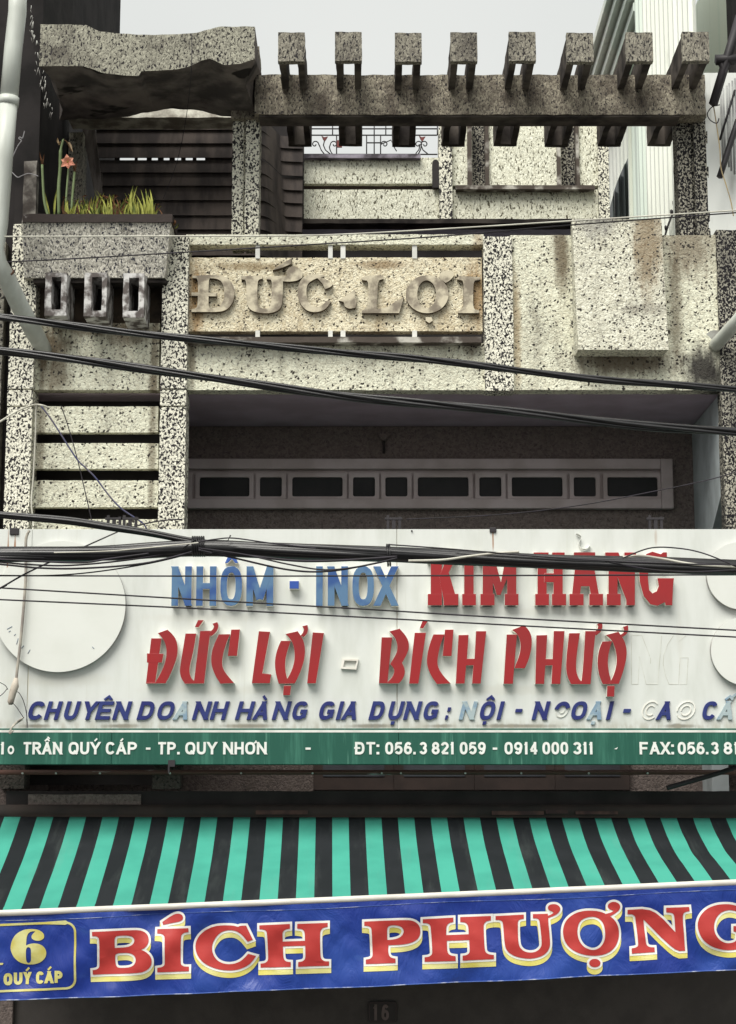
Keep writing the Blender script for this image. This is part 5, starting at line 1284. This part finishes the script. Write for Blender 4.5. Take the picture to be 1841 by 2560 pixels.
# ================================================================== cables over the street
M['cable'] = simple('black cable sheath', (0.016, .015, .017), (0.010, .010, .011), 8, .32, .5)
M['wire'] = simple('dark thin wire', (0.03, .025, .035), (.02, .018, .02), 8, .6, .3)
M['wirewhite'] = simple('weathered white wire', (.62, .61, .53), (.48, .46, .40), 5, .6, .3)
M['wireblue'] = simple('faded violet wire', (.055, .06, .14), (.10, .09, .12), 7, .6, .3)
def cable(name, label, path, Y, r_, strands=1, twist=.9, mat=None, cat='cable', ext=True, group=None, spread=1.0):
    pts = [at(x_, y_, Y if not isinstance(Y, (list, tuple)) else Y[i]) for i, (x_, y_) in enumerate(path)]
    if path[0][0] < -30: pts = [pts[0] + (pts[0]-pts[1]).normalized()*6 + Vector((0, 0, .5)), pts[0] + (pts[0]-pts[1]).normalized()*2] + pts      # on to the next poles
    if path[-1][0] > 1850: pts = pts + [pts[-1] + (pts[-1]-pts[-2]).normalized()*2, pts[-1] + (pts[-1]-pts[-2]).normalized()*6 + Vector((0, 0, .5))]
    P_ = crom(pts, 10); mb = MB()
    if strands == 1: mb.tube(P_, r_, 8)
    else:
        rs = r_*.42; random.seed(len(label))
        offs = [(random.uniform(0, 6.28), random.uniform(.45, .62)*r_*spread) for _ in range(strands)]
        for k, (a0, ro) in enumerate(offs):
            pts2 = []; a0 = 6.283*k/strands
            for i, p in enumerate(P_):
                a = a0 + twist*p.x*2.0 + .5*noise.noise(Vector((p.x*.8, k, 0)))
                pts2.append(p + Vector((0, math.cos(a)*ro, math.sin(a)*ro))*(1 + .35*noise.noise(Vector((p.x*1.7, k*3, 5)))))
            mb.tube(pts2, rs, 8)
        mb.tube(P_, r_*(.62 if strands < 6 else .9), 10)
    o = mb.build(name, mat or M['cable'], loc=P_[len(P_)//2])
    return tag(o, label, cat, group)
Yc1 = -3.0
def F(l): return [(x_*1.12876, y_*1.12876) for x_, y_ in l]
cable('power_cable', 'upper of two thick black cables slanting across the relief name panel and the raised box', F([(-120, 693), (0, 702), (330, 741), (700, 776), (1000, 802), (1300, 838), (1631, 862), (1760, 872)]), Yc1, .0215, 4, 1.5)
cable('power_cable', 'lower thick black cable slanting from the left column across the balcony ceiling', F([(-120, 768), (0, 777), (160, 795), (330, 818), (560, 850), (820, 884), (1100, 908), (1400, 940), (1631, 957), (1760, 966)]), Yc1, .025, 4, 1.2)
cable('cable_bundle', 'thick black cable coming down from the left above the sign and tied into the bundle', F([(-120, 1128), (0, 1140), (150, 1153), (250, 1168), (330, 1180), (440, 1200), (560, 1210), (700, 1217)]), -3.2, .022, 4, .5, spread=.8)
cable('cable_bundle', 'heaviest black cable bundle, running level across the top of the white sign', F([(-120, 1232), (0, 1229), (220, 1226), (440, 1214), (640, 1221), (900, 1229), (1080, 1238), (1300, 1247), (1631, 1257), (1760, 1261)]), -3.2, .041, 12, .35, spread=1.0)
for (path, lab) in (([(-120, 1275), (0, 1275), (500, 1276), (1000, 1275), (1631, 1273), (1760, 1273)], 'level thin black wire crossing the blue letters just below the bundle'),
                    ([(-120, 1295), (0, 1302), (420, 1327), (820, 1350), (1100, 1367), (1631, 1396), (1760, 1403)], 'upper of the two parallel thin wires slanting down across the sign'),
                    ([(-120, 1322), (0, 1328), (420, 1347), (820, 1368), (1250, 1391), (1631, 1411), (1760, 1417)], 'lower of the two parallel thin wires slanting down across the sign')):
    cable('overhead_wire', lab, F(path), -2.6, .0042, mat=M['wire'], cat='wire')
for i, (path, lab, w_) in enumerate((([(-60, 1240), (60, 1250), (160, 1252), (300, 1238), (420, 1216)], 'sagging loop of wire hanging under the bundle at the far left', .0045),
        ([(-60, 1244), (90, 1258), (200, 1258), (330, 1246), (440, 1218)], 'lowest brownish loop sagging under the bundle at the left', .005),
        ([(-60, 1236), (80, 1243), (180, 1246), (240, 1238), (330, 1226)], 'short shallow loop close under the left part of the bundle', .005),
        ([(440, 1218), (520, 1236), (640, 1262), (730, 1265), (840, 1246), (880, 1234)], 'loop of wire hanging over the letters between the two blue words', .0048),
        ([(470, 1222), (560, 1232), (660, 1242), (760, 1241), (880, 1233)], 'shallow slack wire under the middle of the bundle', .0065),
        ([(440, 1214), (540, 1228), (640, 1250), (720, 1262), (800, 1254), (880, 1236)], 'brownish slack wire dipping lowest under the middle of the bundle', .004),
        ([(440, 1200), (480, 1194), (520, 1192), (600, 1203), (700, 1214)], 'thin wire arching over the bundle near the cable tie', .0035),
        ([(120, 1224), (250, 1220), (400, 1206), (440, 1202)], 'pale thin wire lying along the top of the bundle at the left', .003),
        ([(1380, 1236), (1440, 1214), (1500, 1214), (1560, 1226), (1640, 1258), (1700, 1280)], 'thin dark wire arching high over the bundle at the right end', .0035),
        ([(1340, 1243), (1430, 1260), (1500, 1266), (1560, 1266), (1640, 1262), (1700, 1258)], 'slack wire hanging just under the bundle at the right end', .0045),
        ([(860, 1206), (1000, 1216), (1200, 1233), (1400, 1245), (1640, 1252), (1700, 1254)], 'thin wire skimming the top edge of the bundle in its right half', .0035))):
    cable('overhead_wire', lab, F(path), -3.22 - .012*i, w_, mat=M['wire'] if 'pale' not in lab else M['wirewhite'], cat='wire')
cable('overhead_wire', 'short white wire lying across the bundle beside the letter K', F([(905, 1242), (980, 1240), (1040, 1232), (1100, 1225), (1150, 1222)]), -3.30, .006, mat=M['wirewhite'], cat='wire')
cable('overhead_wire', 'white wire winding over the bundle at the right end of the sign', F([(1380, 1234), (1420, 1231), (1470, 1238), (1540, 1250), (1640, 1256), (1700, 1258)]), -3.30, .006, mat=M['wirewhite'], cat='wire')
cable('overhead_wire', 'thin wire rising steeply from the left edge behind the bundle', F([(-40, 1322), (0, 1303), (70, 1264), (185, 1212), (270, 1174)]), [-3.3, -3.2, -3.1, -2.6, -.6], .0045, mat=M['wire'], cat='wire')
cable('overhead_wire', 'wire running along under the bundle from the left, above the blank disc', F([(-60, 1274), (90, 1275), (200, 1268), (330, 1248), (440, 1222)]), -3.16, .0035, mat=M['wire'], cat='wire')
# ties on the bundle
for px, py, lab in ((497, 1366, 'black tie of wound wire where two cable bundles meet'), (972, 1388, 'thin wire tie around the bundle above the last blue letter')):
    q = at(px, py, -3.2); mb = MB()
    nt_, rr_ = (6, .050) if px < 600 else (2, .055)
    mb.tube([Vector((q.x + (j/16 - nt_/2)*.011, -3.2 + rr_*math.cos(6.2832*j/16), q.z + rr_*math.sin(6.2832*j/16))) for j in range(16*nt_+1)], .0045, 6)
    tie = tag(mb.build('cable_tie', M['cable'], loc=q), lab, 'cable tie')
    if px < 600:
        for l in ([q + Vector((-.01, -.052, .03)), q + Vector((-.05, -.05, .0)), q + Vector((-.075, -.05, -.02))], [q + Vector((.02, -.05, .02)), at(570, 1352, -3.25), at(577, 1338, -3.25)]):
            MB().tube(l, .004, 6).build('loose_end', M['cable'], tie)
# thin wires high on the facade
cable('overhead_wire', 'pale thin wire across the planter, rising to the right above the raised box', F([(-100, 525), (0, 524), (380, 523), (700, 521), (980, 507), (1270, 489), (1631, 466), (1750, 458)]), -.62, .0052, mat=M['wirewhite'], cat='wire')
cable('overhead_wire', 'dark thin wire under the pale one, rising from the vents to the right', F([(18, 580), (180, 572), (420, 558), (700, 541), (980, 523), (1270, 498), (1631, 471), (1750, 462)]), -.60, .0048, mat=M['wire'], cat='wire')
cable('overhead_wire', 'hair thin wire hanging from the roof hood past the dark wall sheets', F([(425, 75), (424, 160), (412, 265), (392, 360), (362, 440)]), [-.6, -.62, -.1, .3, .3], .0022, mat=M['wire'], cat='wire')
cable('telephone_wire', 'white wire curving in from the left edge to the top of the concrete louvres', F([(-60, 970), (0, 934), (40, 910), (75, 897), (95, 898), (108, 903)]), [-1.2, -.8, -.4, -.12, -.1, -.08], .0065, mat=M['wirewhite'], cat='wire')
cable('telephone_wire', 'white wire hanging straight down beside the left column to the top of the sign', F([(80, 898), (79, 960), (74, 1060), (70, 1110), (74, 1165), (68, 1190)]), [-.1, -.08, -.08, -.08, -.1, -.2], .0055, mat=M['wirewhite'], cat='wire')
cable('telephone_wire', 'faded violet wire running diagonally down across the concrete louvres', F([(92, 900), (118, 935), (168, 1013), (190, 1036), (212, 1058), (240, 1095), (270, 1127), (318, 1160), (325, 1180)]), -.11, .0055, mat=M['wireblue'], cat='wire')
cable('telephone_wire', 'thin dark wire hanging steeply down across the concrete louvres', F([(135, 898), (150, 940), (170, 1010), (184, 1068), (196, 1120), (205, 1160)]), -.09, .0035, mat=M['wire'], cat='wire')
cable('telephone_wire', 'dark slack wire crossing the louvre column just above the sign', F([(280, 1170), (300, 1166), (330, 1158), (370, 1152), (405, 1150)]), -.14, .005, mat=M['wire'], cat='wire')
cable('telephone_wire', 'thin dark wire rising across the transom window to the right column', F([(900, 1150), (1100, 1140), (1280, 1120), (1440, 1090), (1560, 1065), (1631, 1045), (1700, 1020)]), -.2, .0035, mat=M['wire'], cat='wire')
# beaded line at the pergola's right end
o = cable('clamped_line', 'dark slanting line with lumps along it, seen through the pergola left of the right post', [(1698, 490), (1690, 512), (1683, 532), (1672, 560), (1664, 586), (1658, 610)], 1.6, .008, mat=M['iron'], cat='line')
for px, py in ((1687, 508), (1681, 530), (1667, 570)):
    q = at(px, py, 1.6); mb = MB(); mb.tube([q + Vector((-.012, 0, .018)), q, q + Vector((-.008, 0, -.02))], [.008, .018, .007], 8); k = mb.build('lump', M['iron'], o)
# right-hand loose wires
cable('loose_wire', 'thin yellowish wire dangling down the right edge over the white wall', [(1780, 240), (1790, 300), (1800, 372), (1803, 420), (1815, 460), (1828, 505), (1834, 540)], -.12, .004, mat=simple('yellowish wire', (.45, .34, .16), (.3, .24, .15)), cat='wire')
cable('loose_wire', 'coiled dark loop of wire at the elbow of the right post, under the bracket', [(1800, 262), (1780, 268), (1769, 285), (1776, 300), (1792, 308), (1798, 296)], -.14, .004, mat=M['wire'], cat='wire')
# cord with a lamp socket on the left of the sign
co = thing('hanging_cord', (at(60, 1500, Ysn - .08).x, Ysn - .08, at(35, 1760, Ysn - .08).z), 'grey cord with a cream lamp socket hanging in front of the blank disc', 'cord')
MB().tube(crom([at(x_, y_, Ysn - .075) for x_, y_ in ((74, 1326), (66, 1345), (65, 1380), (65, 1440), (61, 1500), (56, 1560), (50, 1620), (44, 1670), (41, 1700))], 6), .0095, 8).build('cord', simple('greyish cord', (.42, .39, .33), (.25, .22, .2), 9), co)
MB().tube([at(41, 1695, Ysn-.08), at(38, 1715, Ysn-.08), at(33, 1730, Ysn-.08), at(27, 1755, Ysn-.08), at(27, 1762, Ysn-.08)], [.012, .026, .024, .021, .012], 12).build('socket', simple('aged cream socket', (.50, .45, .38), (.20, .15, .13), 12), co)
mb = MB()
for l in (((38, 1705), (36, 1722), (40, 1735), (38, 1728)), ((26, 1730), (34, 1731), (45, 1730), (52, 1738), (60, 1755), (66, 1780), (70, 1820)), ((33, 1758), (42, 1768), (50, 1780), (60, 1795)), ((20, 1724), (14, 1714), (0, 1706), (-10, 1702)), ((18, 1722), (8, 1734), (-10, 1748))):
    mb.tube(crom([at(x_, y_, Ysn - .085) for x_, y_ in l], 5), .0026, 6)
mb.build('flex', M['wire'], co)
mb = MB()
for k in range(3): mb.tube(crom([at(60 - k*2, 1793 + k*3, Ysn-.06), at(45 - k*3, 1803 + k*4, Ysn-.08), at(32 - k*3, 1815 + k*5, Ysn-.08), at(27 - k, 1830 + k*2, Ysn-.08), at(34, 1826, Ysn-.08)], 5), .005, 6)
tag(mb.build('coil', simple('pale coiled cable', (.55, .52, .45), (.2, .17, .15), 20), loc=at(45, 1810, Ysn-.07)), 'small coil of spare cable tied at the top edge of the green strip, far left', 'cable coil')
# white wires curling by the left pipe
cable('loose_wire', 'thin grey wire curling upward beside the white drainpipe', [(31, 395), (45, 365), (54, 352), (48, 347), (50, 343), (57, 345), (62, 328)], -.3, .004, mat=simple('grey curled wire', (.33, .32, .33), (.25, .24, .25)), cat='wire')
cable('loose_wire', 'pale wire tied round the broken wall end beside the drainpipe', [(28, 428), (44, 443), (56, 439), (72, 434), (90, 438), (96, 441)], -.02, .0035, mat=bpy.data.materials['grey curled wire'], cat='wire')
# diagonal black stay under the sign at the right
cable('steel_stay', 'black steel stay slanting up to the right under the green strip', [(1668, 1970), (1720, 1955), (1790, 1935), (1841, 1918), (1900, 1900)], -.25, .016, mat=M['iron'], cat='stay')

# ------------------------------------------------------------------ families of repeats
for o in list(COL.objects):
    if o.parent is None and 'label' in o.keys():
        k = o.name.split('.')[0]
        g = {'power_cable': 'power cables across the facade', 'cable_bundle': 'cable bundles over the sign', 'overhead_wire': 'overhead wires', 'telephone_wire': 'wires on the louvres',
             'loose_wire': 'loose wire ends', 'drainpipe': 'drainpipes', 'leafy_clump': 'plants in the planter', 'amaryllis': 'amaryllis stalks', 'neighbour_house': 'neighbouring houses', 'cable_tie': 'cable ties'}.get(k)
        if g: o['group'] = g
